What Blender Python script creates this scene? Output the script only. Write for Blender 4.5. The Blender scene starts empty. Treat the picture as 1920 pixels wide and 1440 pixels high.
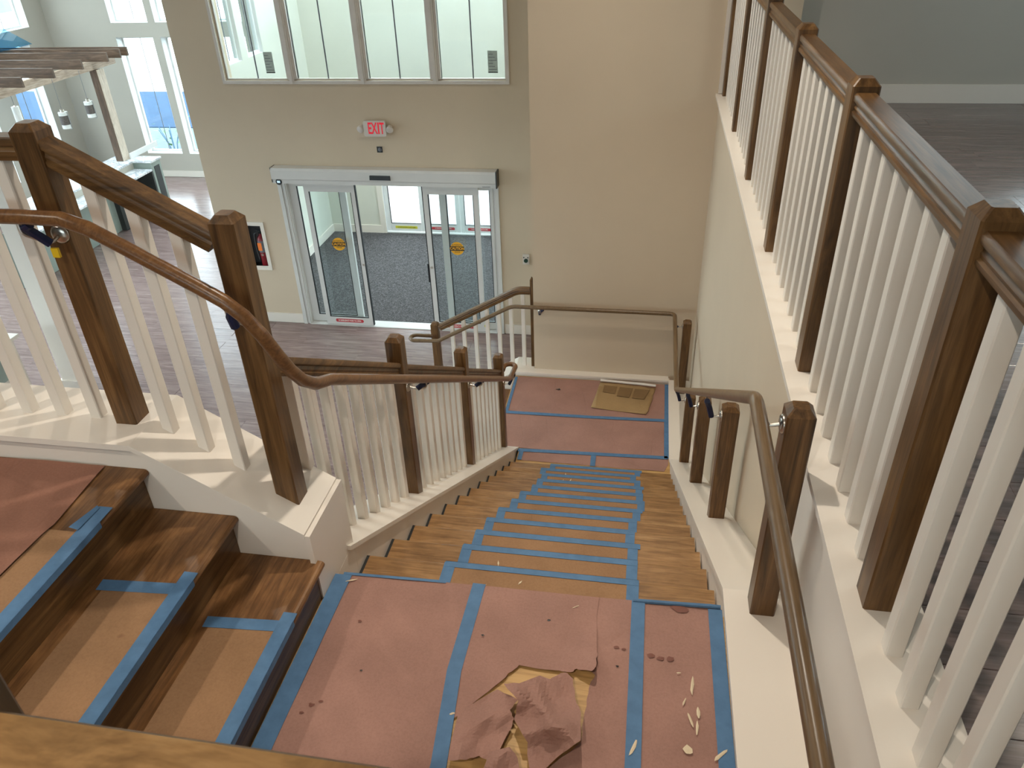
import bpy, bmesh, math, random
from mathutils import Vector, Matrix
random.seed(7)
S = bpy.context.scene
COL = S.collection
PI = math.pi

# ------------------------------------------------------------------ camera
RISE, RUN = 0.1715, 0.2768
EYE = 4.9827
def set_camera():
    f, th, ps, ro = 1446.4394, .5637, .1868, -.0379
    fw = Vector((-math.sin(ps)*math.cos(th), math.cos(ps)*math.cos(th), -math.sin(th)))
    rt = Vector((math.cos(ps), math.sin(ps), 0)); up = rt.cross(fw)
    r2 = rt*math.cos(ro)+up*math.sin(ro); u2 = -rt*math.sin(ro)+up*math.cos(ro)
    cd = bpy.data.cameras.new('camera'); cd.sensor_width = 36; cd.lens = f*36/1920
    cd.clip_start = .02; cd.clip_end = 300
    c = bpy.data.objects.new('camera', cd); COL.objects.link(c)
    m = Matrix((r2, u2, -fw)).transposed().to_4x4(); m.translation = (0, 0, EYE)
    c.matrix_world = m; S.camera = c
    cd.dof.use_dof = True; cd.dof.focus_distance = 4.5; cd.dof.aperture_fstop = 20.0
set_camera()

# ------------------------------------------------------------------ light
W = bpy.data.worlds.new('sky'); S.world = W; W.use_nodes = True
W.node_tree.nodes['Background'].inputs[0].default_value = (.80, .93, 1.0, 1)
W.node_tree.nodes['Background'].inputs[1].default_value = 9.0
WARM = (1.0, .905, .77)
def lamp(x, y, z, power, size=.09, color=WARM, spread=118):
    d = bpy.data.lights.new('downlight', 'AREA'); d.shape = 'DISK'; d.size = size
    d.energy = power; d.color = color; d.spread = math.radians(spread)
    o = bpy.data.objects.new('downlight', d); COL.objects.link(o); o.location = (x, y, z)
    return o
CEIL = 6.1
LAMPS = [(-.39, 2.79, 26), (-.39, 5.5, 25), (-3.0, .35, 27), (-3.4, 7.4, 9), (-.5, -.6, 36), (2.6, 3.2, 9), (-3.1, 4.0, 20)]  # last entry is an added fill lamp that brightens the balusters
for lx, ly, lp in LAMPS: lamp(lx, ly, CEIL-.03, lp, spread=155 if (lx < -3.05 or ly < 0) else 118)
def portal(loc, rot, sx, sy):
    d = bpy.data.lights.new('daylight_portal', 'AREA'); d.shape = 'RECTANGLE'; d.size = sx; d.size_y = sy
    d.cycles.is_portal = True
    o = bpy.data.objects.new('daylight_portal', d); COL.objects.link(o); o.location = loc; o.rotation_euler = rot
portal((-12.1, 5.6, 3.05), (0, -PI/2, 0), 5.6, 19)
portal((-3.95, -3.9, 1.45), (PI/2, 0, 0), 8.0, 2.4)
portal((-1.05, 10.8, 3.2), (0, PI/2, 0), 5.2, 3.1)
portal((-9.9, 15.2, 2.9), (-PI/2, 0, 0), 2.2, 5.2)
portal((-3.1, 12.4, 1.2), (-PI/2, 0, 0), 3.0, 2.4)
portal((-3.2, 12.4, 4.95), (-PI/2, 0, 0), 3.9, 1.9)
portal((-8.9, 10.85, CEIL+.05), (0, 0, 0), 5.3, 2.8)
portal((-3.25, 10.85, CEIL+.05), (0, 0, 0), 4.0, 2.8)
portal((4.6, 4.6, 4.8), (0, PI/2, 0), 1.1, 2.2)
portal((-1.3, -3.9, 4.9), (PI/2, 0, 0), 3.5, 1.1)
portal((3.0, 7.0, 5.0), (-PI/2, 0, 0), 2.4, 1.3)
S.view_settings.view_transform = 'Standard'; S.view_settings.look = 'None'
S.view_settings.gamma = 1; S.view_settings.use_curve_mapping = False
S.view_settings.exposure = 0.0
S.cycles.max_bounces = 10; S.cycles.transparent_max_bounces = 24
S.cycles.diffuse_bounces = 6; S.cycles.sample_clamp_indirect = 6

# ------------------------------------------------------------------ materials
def srgb(r, g, b):
    f = lambda c: (c/255/12.92) if c/255 <= .04045 else ((c/255+.055)/1.055)**2.4
    return (f(r), f(g), f(b), 1)
def base(name, col, rough=.5, metal=0.0, spec=.5):
    m = bpy.data.materials.new(name); m.use_nodes = True
    p = m.node_tree.nodes['Principled BSDF']
    p.inputs['Base Color'].default_value = col; p.inputs['Roughness'].default_value = rough
    p.inputs['Metallic'].default_value = metal; p.inputs['Specular IOR Level'].default_value = spec
    return m, m.node_tree, p
def coords(nt, scale, jitter=True):
    n, l = nt.nodes, nt.links
    tc = n.new('ShaderNodeTexCoord'); mp = n.new('ShaderNodeMapping'); mp.inputs['Scale'].default_value = scale
    if jitter:
        oi = n.new('ShaderNodeObjectInfo'); mu = n.new('ShaderNodeMath'); mu.operation = 'MULTIPLY'; mu.inputs[1].default_value = 37
        l.new(oi.outputs['Random'], mu.inputs[0])
        ad = n.new('ShaderNodeVectorMath'); ad.operation = 'ADD'
        l.new(tc.outputs['Object'], ad.inputs[0]); l.new(mu.outputs[0], ad.inputs[1]); l.new(ad.outputs[0], mp.inputs[0])
    else: l.new(tc.outputs['Object'], mp.inputs[0])
    return mp.outputs[0]
def noise(nt, vec, scale, detail=4, rough=.55, dist=0):
    t = nt.nodes.new('ShaderNodeTexNoise'); t.inputs['Scale'].default_value = scale; t.inputs['Detail'].default_value = detail
    t.inputs['Roughness'].default_value = rough; t.inputs['Distortion'].default_value = dist
    nt.links.new(vec, t.inputs['Vector']); return t.outputs['Fac']
def ramp(nt, fac, stops):
    r = nt.nodes.new('ShaderNodeValToRGB'); e = r.color_ramp.elements
    while len(e) < len(stops): e.new(.5)
    for i, (p, c) in enumerate(stops): e[i].position = p; e[i].color = c
    nt.links.new(fac, r.inputs[0]); return r.outputs[0]
def mixc(nt, a, b, fac, mode='MULTIPLY'):
    m = nt.nodes.new('ShaderNodeMix'); m.data_type = 'RGBA'; m.blend_type = mode
    if isinstance(fac, (int, float)): m.inputs['Factor'].default_value = fac
    else: nt.links.new(fac, m.inputs['Factor'])
    for s, v in ((6, a), (7, b)):
        if isinstance(v, tuple): m.inputs[s].default_value = v
        else: nt.links.new(v, m.inputs[s])
    return m.outputs[2]
def bump(nt, p, fac, strength, dist=.01):
    b = nt.nodes.new('ShaderNodeBump'); b.inputs['Strength'].default_value = strength; b.inputs['Distance'].default_value = dist
    nt.links.new(fac, b.inputs['Height']); nt.links.new(b.outputs[0], p.inputs['Normal'])
def plain(name, col, rough=.5, metal=0.0, spec=.5, var=.06, vscale=6, bmp=.04):
    m, nt, p = base(name, col, rough, metal, spec)
    v = coords(nt, (1, 1, 1)); n1 = noise(nt, v, vscale, 5)
    c = ramp(nt, n1, [(.3, tuple(x*(1-var) for x in col[:3])+(1,)), (.7, tuple(min(1, x*(1+var)) for x in col[:3])+(1,))])
    nt.links.new(c, p.inputs['Base Color'])
    if bmp: bump(nt, p, noise(nt, v, 180, 2), bmp, .002)
    return m
def wood(name, axis, dark, mid, light, rough=.38, along=1.3, across=16, spec=.4, wear=0.0):
    m, nt, p = base(name, mid, rough, 0, spec)
    sc = [across]*3; sc['xyz'.index(axis)] = along
    v = coords(nt, sc)
    g = noise(nt, v, 1.6, 6, .6, 1.2)
    c1 = ramp(nt, g, [(.26, dark), (.5, mid), (.74, light)])
    sc2 = [across*9]*3; sc2['xyz'.index(axis)] = along*5
    v2 = coords(nt, sc2); f = noise(nt, v2, 1.0, 3, .6)
    c2 = ramp(nt, f, [(.36, (.55, .5, .45, 1)), (.55, (1, 1, 1, 1))])
    c = mixc(nt, c1, c2, .55)
    if wear:
        w = noise(nt, coords(nt, (1, 1, 1)), 5, 6, .65)
        wr = ramp(nt, w, [(.42, (.52, .47, .42, 1)), (.62, (1.1, 1.06, 1.0, 1))])
        c = mixc(nt, c, wr, wear)
    nt.links.new(c, p.inputs['Base Color'])
    bump(nt, p, f, .12, .0015)
    return m
OAK = {a: wood('stained_oak_'+a, a, srgb(62, 42, 21), srgb(100, 71, 40), srgb(128, 95, 58), .34) for a in 'xyz'}
HAND = wood('handrail_oak', 'y', srgb(94, 73, 49), srgb(110, 87, 60), srgb(124, 101, 73), .3, 1.2, 20)
HANDL = wood('handrail_oak_left', 'y', srgb(92, 62, 36), srgb(114, 78, 46), srgb(132, 94, 58), .3, 1.2, 20)
HANDX = wood('handrail_oak_cross', 'x', srgb(94, 73, 49), srgb(110, 87, 60), srgb(124, 101, 73), .3, 1.2, 20)
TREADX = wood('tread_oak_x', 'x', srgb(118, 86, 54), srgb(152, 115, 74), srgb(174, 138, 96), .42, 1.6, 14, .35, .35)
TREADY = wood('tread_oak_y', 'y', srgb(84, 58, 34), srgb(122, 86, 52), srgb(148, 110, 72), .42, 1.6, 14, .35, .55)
BEAM = {a: wood('beam_stain_'+a, a, srgb(58, 44, 33), srgb(90, 69, 53), srgb(118, 94, 76), .5, 1.2, 10) for a in 'xyz'}
BEAMLIT = wood('lit_beam_timber', 'y', srgb(140, 118, 100), srgb(176, 154, 134), srgb(196, 178, 160), .5, 1.2, 10)  # lighter copy of the beam stain, daylight put into the colour
POSTLIT = wood('lit_post_timber', 'z', srgb(176, 158, 140), srgb(212, 196, 178), srgb(222, 208, 192), .5, 1.2, 10)  # paler wood for the lit side of the pergola post
NEAR = wood('near_rail_lit_oak', 'x', srgb(84, 60, 34), srgb(138, 106, 68), srgb(162, 130, 90), .4, 4, 9)  # lighter oak copy, with light on the near rail put into its colour
SUB = wood('raw_oak_floor', 'x', srgb(176, 136, 82), srgb(192, 152, 96), srgb(200, 162, 106), .5, 1.5, 8)
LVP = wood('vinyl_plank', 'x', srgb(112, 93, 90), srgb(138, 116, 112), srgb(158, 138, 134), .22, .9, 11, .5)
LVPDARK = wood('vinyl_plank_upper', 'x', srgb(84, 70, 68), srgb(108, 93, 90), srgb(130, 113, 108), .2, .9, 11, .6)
WHITE = plain('white_trim_paint', srgb(224, 215, 204), .35, 0, .4, .015, 3, .01)
WALL = plain('beige_wall_paint', srgb(200, 183, 160), .75, 0, .2, .02, 2, .05)
WALLG = plain('grey_wall_paint', srgb(180, 174, 163), .75, 0, .2, .02, 2, .05)
WALLV = plain('pale_vestibule_paint', srgb(208, 206, 194), .75, 0, .2, .02, 2, .05)
CEILM = plain('ceiling_paint', srgb(226, 222, 212), .85, 0, .2, .01, 2, .03)
PVC = plain('white_vinyl_frame', srgb(222, 222, 220), .4, 0, .4, .01, 4, 0)
ALU = plain('white_painted_aluminium', srgb(206, 204, 200), .38, 0, .5, .02, 4, 0)
DARK = plain('black_plastic', srgb(26, 26, 28), .4, 0, .5, .05, 20, 0)
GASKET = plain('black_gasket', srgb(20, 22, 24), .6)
CHROME = base('brushed_chrome', srgb(190, 182, 172), .28, 1.0)[0]
STEEL = base('brushed_steel', srgb(150, 146, 142), .35, 1.0)[0]
NAVY = plain('navy_tape', srgb(18, 26, 58), .5, 0, .4, .2, 40, .1)
YELLOWTAG = plain('yellow_tag', srgb(214, 176, 20), .5)
TAPE = plain('blue_painters_tape', srgb(80, 115, 150), .6, 0, .3, .12, 24, .25)
def paper_mat(name, col, spots):
    m, nt, p = base(name, col, .85, 0, .15)
    v = coords(nt, (1, 1, 1)); n1 = noise(nt, v, 3.5, 6, .6)
    c = ramp(nt, n1, [(.3, tuple(x*.86 for x in col[:3])+(1,)), (.7, tuple(x*1.10 for x in col[:3])+(1,))])
    fib = noise(nt, v, 130, 3, .7)
    c = mixc(nt, c, ramp(nt, fib, [(.3, (.8, .78, .78, 1)), (.6, (1, 1, 1, 1))]), .6)
    sp = noise(nt, v, 14, 2, .5)
    c = mixc(nt, c, srgb(84, 44, 36), ramp(nt, sp, [(.76, (0, 0, 0, 1)), (.80, (spots,)*3+(1,))]), 'MIX')
    nt.links.new(c, p.inputs['Base Color'])
    cr = nt.nodes.new('ShaderNodeTexVoronoi'); cr.feature = 'DISTANCE_TO_EDGE'; cr.inputs['Scale'].default_value = 3.2
    vv = coords(nt, (1.0, .55, 1)); nt.links.new(vv, cr.inputs['Vector'])
    rr = ramp(nt, cr.outputs['Distance'], [(0, (0, 0, 0, 1)), (.022, (1, 1, 1, 1))])
    bump(nt, p, mixc(nt, rr, fib, .35, 'MIX'), .3, .004)
    return m
PINK = paper_mat('rosin_paper', srgb(160, 123, 111), .5)
PINKBACK = paper_mat('rosin_paper_underside', srgb(168, 130, 116), .2)
PINKD = paper_mat('scuffed_rosin_paper', srgb(142, 102, 86), .8)
BOARD = paper_mat('brown_board', srgb(150, 116, 86), .3)
CARDB = paper_mat('corrugated_cardboard', srgb(160, 132, 94), .1)
CARDD = paper_mat('corrugated_cardboard_dark', srgb(128, 102, 70), .1)
SPATTER = plain('dried_joint_compound', srgb(214, 196, 166), .8)
def carpet_mat():
    m, nt, p = base('grey_carpet', srgb(110, 110, 116), 1, 0, .1)
    v = coords(nt, (1, 1, 1)); n1 = noise(nt, v, 55, 4, .8)
    n2 = noise(nt, coords(nt, (2, 14, 1)), 6, 4, .7)
    c = ramp(nt, n1, [(.36, srgb(58, 55, 55)), (.5, srgb(84, 81, 81)), (.66, srgb(122, 118, 118))])
    c = mixc(nt, c, ramp(nt, n2, [(.35, (.72, .72, .74, 1)), (.65, (1, 1, 1, 1))]), .8)
    nt.links.new(c, p.inputs['Base Color']); bump(nt, p, n1, .6, .01); return m
CARPET = carpet_mat()
def glass_mat(name, tint, refl=.06):
    m = bpy.data.materials.new(name); m.use_nodes = True; nt = m.node_tree
    for n in list(nt.nodes):
        if n.type != 'OUTPUT_MATERIAL': nt.nodes.remove(n)
    out = nt.nodes[0]; t = nt.nodes.new('ShaderNodeBsdfTransparent'); t.inputs[0].default_value = tint
    g = nt.nodes.new('ShaderNodeBsdfGlossy'); g.inputs['Roughness'].default_value = .03
    lw_ = nt.nodes.new('ShaderNodeLayerWeight'); lw_.inputs[0].default_value = .5
    pw = nt.nodes.new('ShaderNodeMath'); pw.operation = 'POWER'; pw.inputs[1].default_value = 5; nt.links.new(lw_.outputs['Facing'], pw.inputs[0])
    ma = nt.nodes.new('ShaderNodeMath'); ma.operation = 'MULTIPLY_ADD'; ma.inputs[1].default_value = .6; ma.inputs[2].default_value = .025; nt.links.new(pw.outputs[0], ma.inputs[0])
    mx = nt.nodes.new('ShaderNodeMixShader'); nt.links.new(ma.outputs[0], mx.inputs[0])
    nt.links.new(t.outputs[0], mx.inputs[1]); nt.links.new(g.outputs[0], mx.inputs[2]); nt.links.new(mx.outputs[0], out.inputs[0])
    return m
GLASS = glass_mat('clear_glass', (.94, .97, .97, 1))
FILM = glass_mat('blue_plastic_sheet', (.22, .58, .95, 1))
def emit(name, col, st, basec):
    m, nt, p = base(name, basec, .5); p.inputs['Emission Color'].default_value = col; p.inputs['Emission Strength'].default_value = st
    return m
REDLIT = emit('lit_red_letters', srgb(214, 26, 50), .55, srgb(190, 20, 40))
LAMPLIT = emit('lamp_diffuser', (1, .85, .65, 1), 6, srgb(240, 230, 210))
SCREEN = emit('lit_screen', srgb(190, 220, 230), .8, srgb(190, 220, 230))
SIGNW = plain('sign_white_plastic', srgb(206, 198, 190), .4)
YELLOW = plain('yellow_sticker', srgb(232, 168, 30), .5)
YELLOWG = plain('yellow_green_sticker', srgb(214, 206, 66), .5)
REDST = plain('red_sticker', srgb(186, 52, 60), .5)
INK = plain('black_ink', srgb(28, 24, 20), .6)
INKW = plain('white_ink', srgb(232, 226, 216), .6)
PAPERW = plain('grey_label_paper', srgb(176, 188, 180), .7, 0, .3, .1, 30)
GREEN = plain('green_button', srgb(14, 52, 36), .4)
RED = plain('red_enamel', srgb(128, 18, 30), .35)
ORANGE = plain('orange_tag', srgb(236, 122, 40), .6)
GREYLAB = plain('grey_label', srgb(110, 112, 118), .5, 0, .5, .2, 30)
SAGE = plain('sage_grey_paint', srgb(150, 160, 152), .5, 0, .3, .03)
CHAR = plain('dark_body_and_shade', srgb(52, 54, 52), .6)  # dark fill for hidden bodies and for shade painted into the desk
STONE = None
def marble():
    m, nt, p = base('veined_quartz', srgb(222, 224, 226), .2)
    n1 = noise(nt, coords(nt, (1, 1, 1)), 3, 6, .65, 1.5)
    c = ramp(nt, n1, [(.44, srgb(226, 228, 230)), (.5, srgb(168, 170, 178)), (.56, srgb(226, 226, 226))])
    nt.links.new(c, p.inputs['Base Color']); return m
STONE = marble()
FOAM = plain('white_paint_roller_sleeve', srgb(222, 214, 206), .8)
FROST = plain('frosted_glass_shade', srgb(226, 226, 222), .5)
MESH = plain('grey_mesh_shade', srgb(104, 96, 92), .5, .5, .5, .25, 60, .2)
CONC = plain('pale_concrete', srgb(88, 97, 99), .9, 0, .2, .06, 1)
LOT = plain('sunlit_parking_lot', srgb(206, 206, 200), .9, 0, .2, .05, 1)
ASPH = plain('blue_grey_asphalt', srgb(34, 60, 86), .9, 0, .2, .12, 3)
LEAF = plain('green_leaf', srgb(92, 140, 84), .6, 0, .3, .3, 12)
BARK = plain('grey_post', srgb(96, 130, 160), .7)

# ------------------------------------------------------------------ mesh helpers
class MB:
    def __init__(s): s.v = []; s.f = []
    def add(s, vs, fs):
        o = len(s.v); s.v += [tuple(v) for v in vs]; s.f += [tuple(i+o for i in f) for f in fs]; return s
    def box(s, a, b):
        x0, y0, z0 = (min(p, q) for p, q in zip(a, b)); x1, y1, z1 = (max(p, q) for p, q in zip(a, b))
        return s.add([(x0,y0,z0),(x1,y0,z0),(x1,y1,z0),(x0,y1,z0),(x0,y0,z1),(x1,y0,z1),(x1,y1,z1),(x0,y1,z1)],
                     [(3,2,1,0),(4,5,6,7),(0,1,5,4),(1,2,6,5),(2,3,7,6),(3,0,4,7)])
    def prism(s, poly, axis, a, b):
        # poly: 2-D points in the plane of the two other axes (cyclic order), extruded from a to b along axis
        k = 'xyz'.index(axis); n = len(poly)
        def P(p, t):
            q = [0, 0, 0]; o = [i for i in range(3) if i != k]; q[o[0]] = p[0]; q[o[1]] = p[1]; q[k] = t; return q
        vs = [P(p, a) for p in poly]+[P(p, b) for p in poly]
        return s.add(vs, [tuple(range(n-1, -1, -1)), tuple(range(n, 2*n))]+[(i, (i+1) % n, (i+1) % n+n, i+n) for i in range(n)])
    def sweep(s, prof, pts, up=(0, 0, 1), caps=True):
        # sweep a 2-D profile (side, up) along pts
        pts = [Vector(p) for p in pts]; up = Vector(up); n = len(prof); rings = []
        for i, p in enumerate(pts):
            t0 = (pts[i]-pts[i-1]).normalized() if i else (pts[1]-pts[0]).normalized()
            t1 = (pts[i+1]-pts[i]).normalized() if i < len(pts)-1 else t0
            t = (t0+t1).normalized(); side = t.cross(up)
            side = side.normalized() if side.length > 1e-4 else Vector((1, 0, 0))
            u = side.cross(t).normalized()
            k = 1/max(.5, t.dot(t1))
            rings.append([p+side*a*k+u*b*(k if False else 1) for a, b in prof])
        vs = [v for r in rings for v in r]; fs = []
        for i in range(len(rings)-1):
            for j in range(n):
                a = i*n+j; b = i*n+(j+1) % n; fs.append((a, b, b+n, a+n))
        if caps: fs += [tuple(range(n-1, -1, -1)), tuple((len(rings)-1)*n+j for j in range(n))]
        return s.add(vs, fs)
    def tube(s, pts, r, n=12):
        # parallel-transport tube
        pts = [Vector(p) for p in pts]; rings = []; u = None
        for i, p in enumerate(pts):
            t0 = (pts[i]-pts[i-1]).normalized() if i else (pts[1]-pts[0]).normalized()
            t1 = (pts[i+1]-pts[i]).normalized() if i < len(pts)-1 else t0
            t = (t0+t1).normalized() if (t0+t1).length > 1e-6 else t0
            if u is None:
                u = Vector((0, 0, 1)) if abs(t.z) < .9 else Vector((1, 0, 0))
            u = (u-t*u.dot(t)).normalized(); w = t.cross(u)
            rings.append([p+u*r*math.cos(2*PI*j/n)+w*r*math.sin(2*PI*j/n) for j in range(n)])
        vs = [v for q in rings for v in q]; fs = []
        for i in range(len(rings)-1):
            for j in range(n):
                a = i*n+j; b = i*n+(j+1) % n; fs.append((a, b, b+n, a+n))
        fs += [tuple(range(n-1, -1, -1)), tuple((len(rings)-1)*n+j for j in range(n))]
        return s.add(vs, fs)
    def lathe(s, prof, c, n=20, M=None):
        vs = []; fs = []
        for r, z in prof:
            for j in range(n): 
                v = Vector((r*math.cos(2*PI*j/n), r*math.sin(2*PI*j/n), z)); v = (M @ v) if M else v
                vs.append(Vector(c)+v)
        for i in range(len(prof)-1):
            for j in range(n):
                a = i*n+j; b = i*n+(j+1) % n; fs.append((a, b, b+n, a+n))
        fs += [tuple(range(n-1, -1, -1)), tuple((len(prof)-1)*n+j for j in range(n))]
        return s.add(vs, fs)
    def mesh(s, name, m, smooth=False, origin=(0, 0, 0)):
        me = bpy.data.meshes.new(name); o = Vector(origin)
        me.from_pydata([tuple(Vector(v)-o) for v in s.v], [], s.f)
        bm = bmesh.new(); bm.from_mesh(me); bmesh.ops.recalc_face_normals(bm, faces=bm.faces); bm.to_mesh(me); bm.free()
        me.materials.append(m)
        if smooth:
            me.shade_smooth() if hasattr(me, 'shade_smooth') else None
            try: me.set_sharp_from_angle(angle=math.radians(42))
            except Exception: pass
        return me
    def build(s, name, m, parent=None, smooth=False, label=None, kind=None, origin=None):
        # origin is in the parent's frame; vertices are given in that same frame
        if origin is None:
            xs = list(zip(*s.v)); origin = tuple((min(c)+max(c))/2 for c in xs[:2])+(min(xs[2]),)
        return put(name, s.mesh(name, m, smooth, origin), parent, origin, label, kind)
def put(name, me, parent=None, loc=(0, 0, 0), label=None, kind=None):
    o = bpy.data.objects.new(name, me); COL.objects.link(o); o.location = loc
    if parent: o.parent = parent
    if label: o['label'] = label
    if kind: o['kind'] = kind
    return o
def tag(o, label, cat, group=None):
    o['label'] = label; o['category'] = cat
    if group: o['group'] = group
    return o
def thing(name, label, cat, loc=(0, 0, 0), group=None):
    o = bpy.data.objects.new(name, None); COL.objects.link(o); o.location = loc; o.empty_display_size = .1
    return tag(o, label, cat, group)
def root_at(name, label, cat, loc, group=None):
    # an Empty at loc, whose children are built in world coordinates: children get parent inverse offsets
    return thing(name, label, cat, loc, group)
def child(mb, name, m, root, smooth=False, label=None, kind=None):
    # mb holds WORLD coordinates; root may itself be a child
    xs = list(zip(*mb.v)); org = Vector(tuple((min(c)+max(c))/2 for c in xs[:2])+(min(xs[2]),))
    o = put(name, mb.mesh(name, m, smooth, org), root, (0, 0, 0), label, kind)
    w = Vector((0, 0, 0)); p = root
    while p: w += Vector(p.location); p = p.parent
    o.location = org-w
    return o
def struct(name, mb, m, smooth=False):
    return mb.build(name, m, None, smooth, None, 'structure')
def text(s, size, m, root, center, right=(1, 0, 0), up=(0, 0, 1), name='lettering', squeeze=1.0, bold=.0, depth=.0008, label=None):
    cu = bpy.data.curves.new('t', 'FONT'); cu.body = s; cu.size = size; cu.align_x = 'CENTER'; cu.align_y = 'CENTER'; cu.offset = bold; cu.extrude = depth
    ob = bpy.data.objects.new('t', cu); me = bpy.data.meshes.new_from_object(ob)
    bpy.data.objects.remove(ob)
    r, u = Vector(right).normalized(), Vector(up).normalized(); n = r.cross(u); c = Vector(center)
    org = c
    for v in me.vertices: v.co = r*v.co.x*squeeze+u*v.co.y+n*v.co.z
    me.materials.clear(); me.materials.append(m); me.name = name
    o = put(name, me, root, (0, 0, 0), label)
    w = Vector((0, 0, 0)); p = root
    while p: w += Vector(p.location); p = p.parent
    o.location = org-w
    return o
def disc(c, r, normal, t, n=28):
    # a thin coin at c facing normal
    z = Vector(normal).normalized(); M = z.to_track_quat('Z', 'Y').to_matrix()
    return MB().lathe([(r, 0), (r, t)], c, n, M)
def wall(axis, p0, p1, u0, u1, z0, z1, holes=()):
    # wall of thickness p0..p1 on axis ('x' or 'y'), running u0..u1 on the other axis, with rectangular holes (ua,ub,za,zb)
    us = sorted({u0, u1, *[h[0] for h in holes], *[h[1] for h in holes]}); zs = sorted({z0, z1, *[h[2] for h in holes], *[h[3] for h in holes]})
    us = [u for u in us if u0 <= u <= u1]; zs = [z for z in zs if z0 <= z <= z1]; mb = MB()
    for a, b in zip(us, us[1:]):
        runs = []
        for c, d in zip(zs, zs[1:]):
            um, zm = (a+b)/2, (c+d)/2
            if any(h[0] < um < h[1] and h[2] < zm < h[3] for h in holes): continue
            if runs and runs[-1][1] == c: runs[-1][1] = d
            else: runs.append([c, d])
        for c, d in runs:
            mb.box((p0, a, c), (p1, b, d)) if axis == 'x' else mb.box((a, p0, c), (b, p1, d))
    return mb
def smooth_path(pts, r=.06, n=6):
    # polyline with rounded corners
    pts = [Vector(p) for p in pts]; out = [pts[0]]
    for a, b, c in zip(pts, pts[1:], pts[2:]):
        d = min(r, (b-a).length*.48, (c-b).length*.48); p = b+(a-b).normalized()*d; q = b+(c-b).normalized()*d
        for i in range(n+1):
            t = i/n; out.append((1-t)**2*p+2*t*(1-t)*b+t*t*q)
    out.append(pts[-1]); return out
def sheet(poly, zf, m, name, root=None, step=.04, thick=.0, label=None, flat=False):
    # a sheet cut to poly (x,y world), gridded every step, height zf(x,y)
    bm = bmesh.new(); vs = [bm.verts.new((x, y, 0)) for x, y in poly]; bm.faces.new(vs)
    xs = [p[0] for p in poly]; ys = [p[1] for p in poly]
    for ax, lo, hi in ((0, min(xs), max(xs)), (1, min(ys), max(ys))):
        k = lo+step
        while k < hi-step*.3:
            co = [0, 0, 0]; co[ax] = k; no = [0, 0, 0]; no[ax] = 1
            bmesh.ops.bisect_plane(bm, geom=bm.verts[:]+bm.edges[:]+bm.faces[:], plane_co=co, plane_no=no); k += step
    bmesh.ops.recalc_face_normals(bm, faces=bm.faces)
    for v in bm.verts:
        z = zf(v.co.x, v.co.y)
        if isinstance(z, tuple): v.co = z
        else: v.co.z = z
    for f in bm.faces:
        if f.normal.z < 0: f.normal_flip()
        f.smooth = not flat
    if thick:
        r = bmesh.ops.extrude_face_region(bm, geom=bm.faces[:])
        for e in r['geom']:
            if isinstance(e, bmesh.types.BMVert): e.co.z += thick
        bmesh.ops.recalc_face_normals(bm, faces=bm.faces)
    me = bpy.data.meshes.new(name); 
    cx = (min(xs)+max(xs))/2; cy = (min(ys)+max(ys))/2; cz = min(v.co.z for v in bm.verts)
    for v in bm.verts: v.co -= Vector((cx, cy, cz))
    bm.to_mesh(me); bm.free(); me.materials.append(m)
    o = put(name, me, root, (cx, cy, cz), label)
    if root: o.location = Vector((cx, cy, cz))-Vector(root.location)
    return o
def tri(u): return abs((u % 1)-.5)*2
def wob(x, y, a=.0015, s=9.0, ph=0.0):
    return a*(math.sin(s*x+1.7*y*s*.6+ph)*math.cos(s*.8*y-ph*2)+.6*math.sin(2.3*s*x-1.1*s*y+ph*3))

# ------------------------------------------------------------------ levels
Z0, Z1, Z2 = 20*RISE, 17*RISE, 4*RISE          # upper floor, mid landing, lower landing (ground = 0)
Y0 = 1.8625                                     # nosing of the mid landing
XL, XR = -1.03, .345
nose = lambda y: Z1-(y-Y0)*RISE/RUN             # nosing line of the middle flight
WT = .15

# ================================================================== the setting
fl = struct('floor', MB().box((-12.4, -4.2, -.25), (4.8, 15.6, -.006)), LVP)
struct('floor', MB().box((-5.62, 9.16, -.004), (-.5, 12.6, .002)), CARPET)
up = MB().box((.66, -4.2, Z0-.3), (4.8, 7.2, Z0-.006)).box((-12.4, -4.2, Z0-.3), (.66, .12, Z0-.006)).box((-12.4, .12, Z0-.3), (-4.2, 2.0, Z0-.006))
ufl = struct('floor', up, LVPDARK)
cm = MB()
for a, b in (((-12.5, -4.3), (4.9, 9.4)), ((-12.5, 9.4), (-11.6, 12.3)), ((-6.2, 9.4), (-5.3, 12.3)), ((-1.2, 9.4), (4.9, 12.3)), ((-12.5, 12.3), (4.9, 15.7))): cm.box((*a, CEIL), (*b, CEIL+.2))
struct('ceiling', cm, CEILM)
sk = struct('window_40', MB().box((-5.3, 9.4, CEIL+.1), (-5.24, 12.3, CEIL+.19)).box((-1.26, 9.4, CEIL+.1), (-1.2, 12.3, CEIL+.19)).box((-3.28, 9.4, CEIL+.1), (-3.22, 12.3, CEIL+.19)), PVC)  # unseen skylight added to brighten the vestibule
child(MB().box((-5.3, 9.4, CEIL+.191), (-1.2, 12.3, CEIL+.199)), 'glass_pane', GLASS, sk)
sk = struct('window_41', MB().box((-11.6, 9.4, CEIL+.1), (-11.54, 12.3, CEIL+.19)).box((-6.26, 9.4, CEIL+.1), (-6.2, 12.3, CEIL+.19)).box((-8.93, 9.4, CEIL+.1), (-8.87, 12.3, CEIL+.19)), PVC)  # unseen skylight added to bring more daylight onto the lobby floor and walls
child(MB().box((-11.6, 9.4, CEIL+.191), (-6.2, 12.3, CEIL+.199)), 'glass_pane', GLASS, sk)
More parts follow.
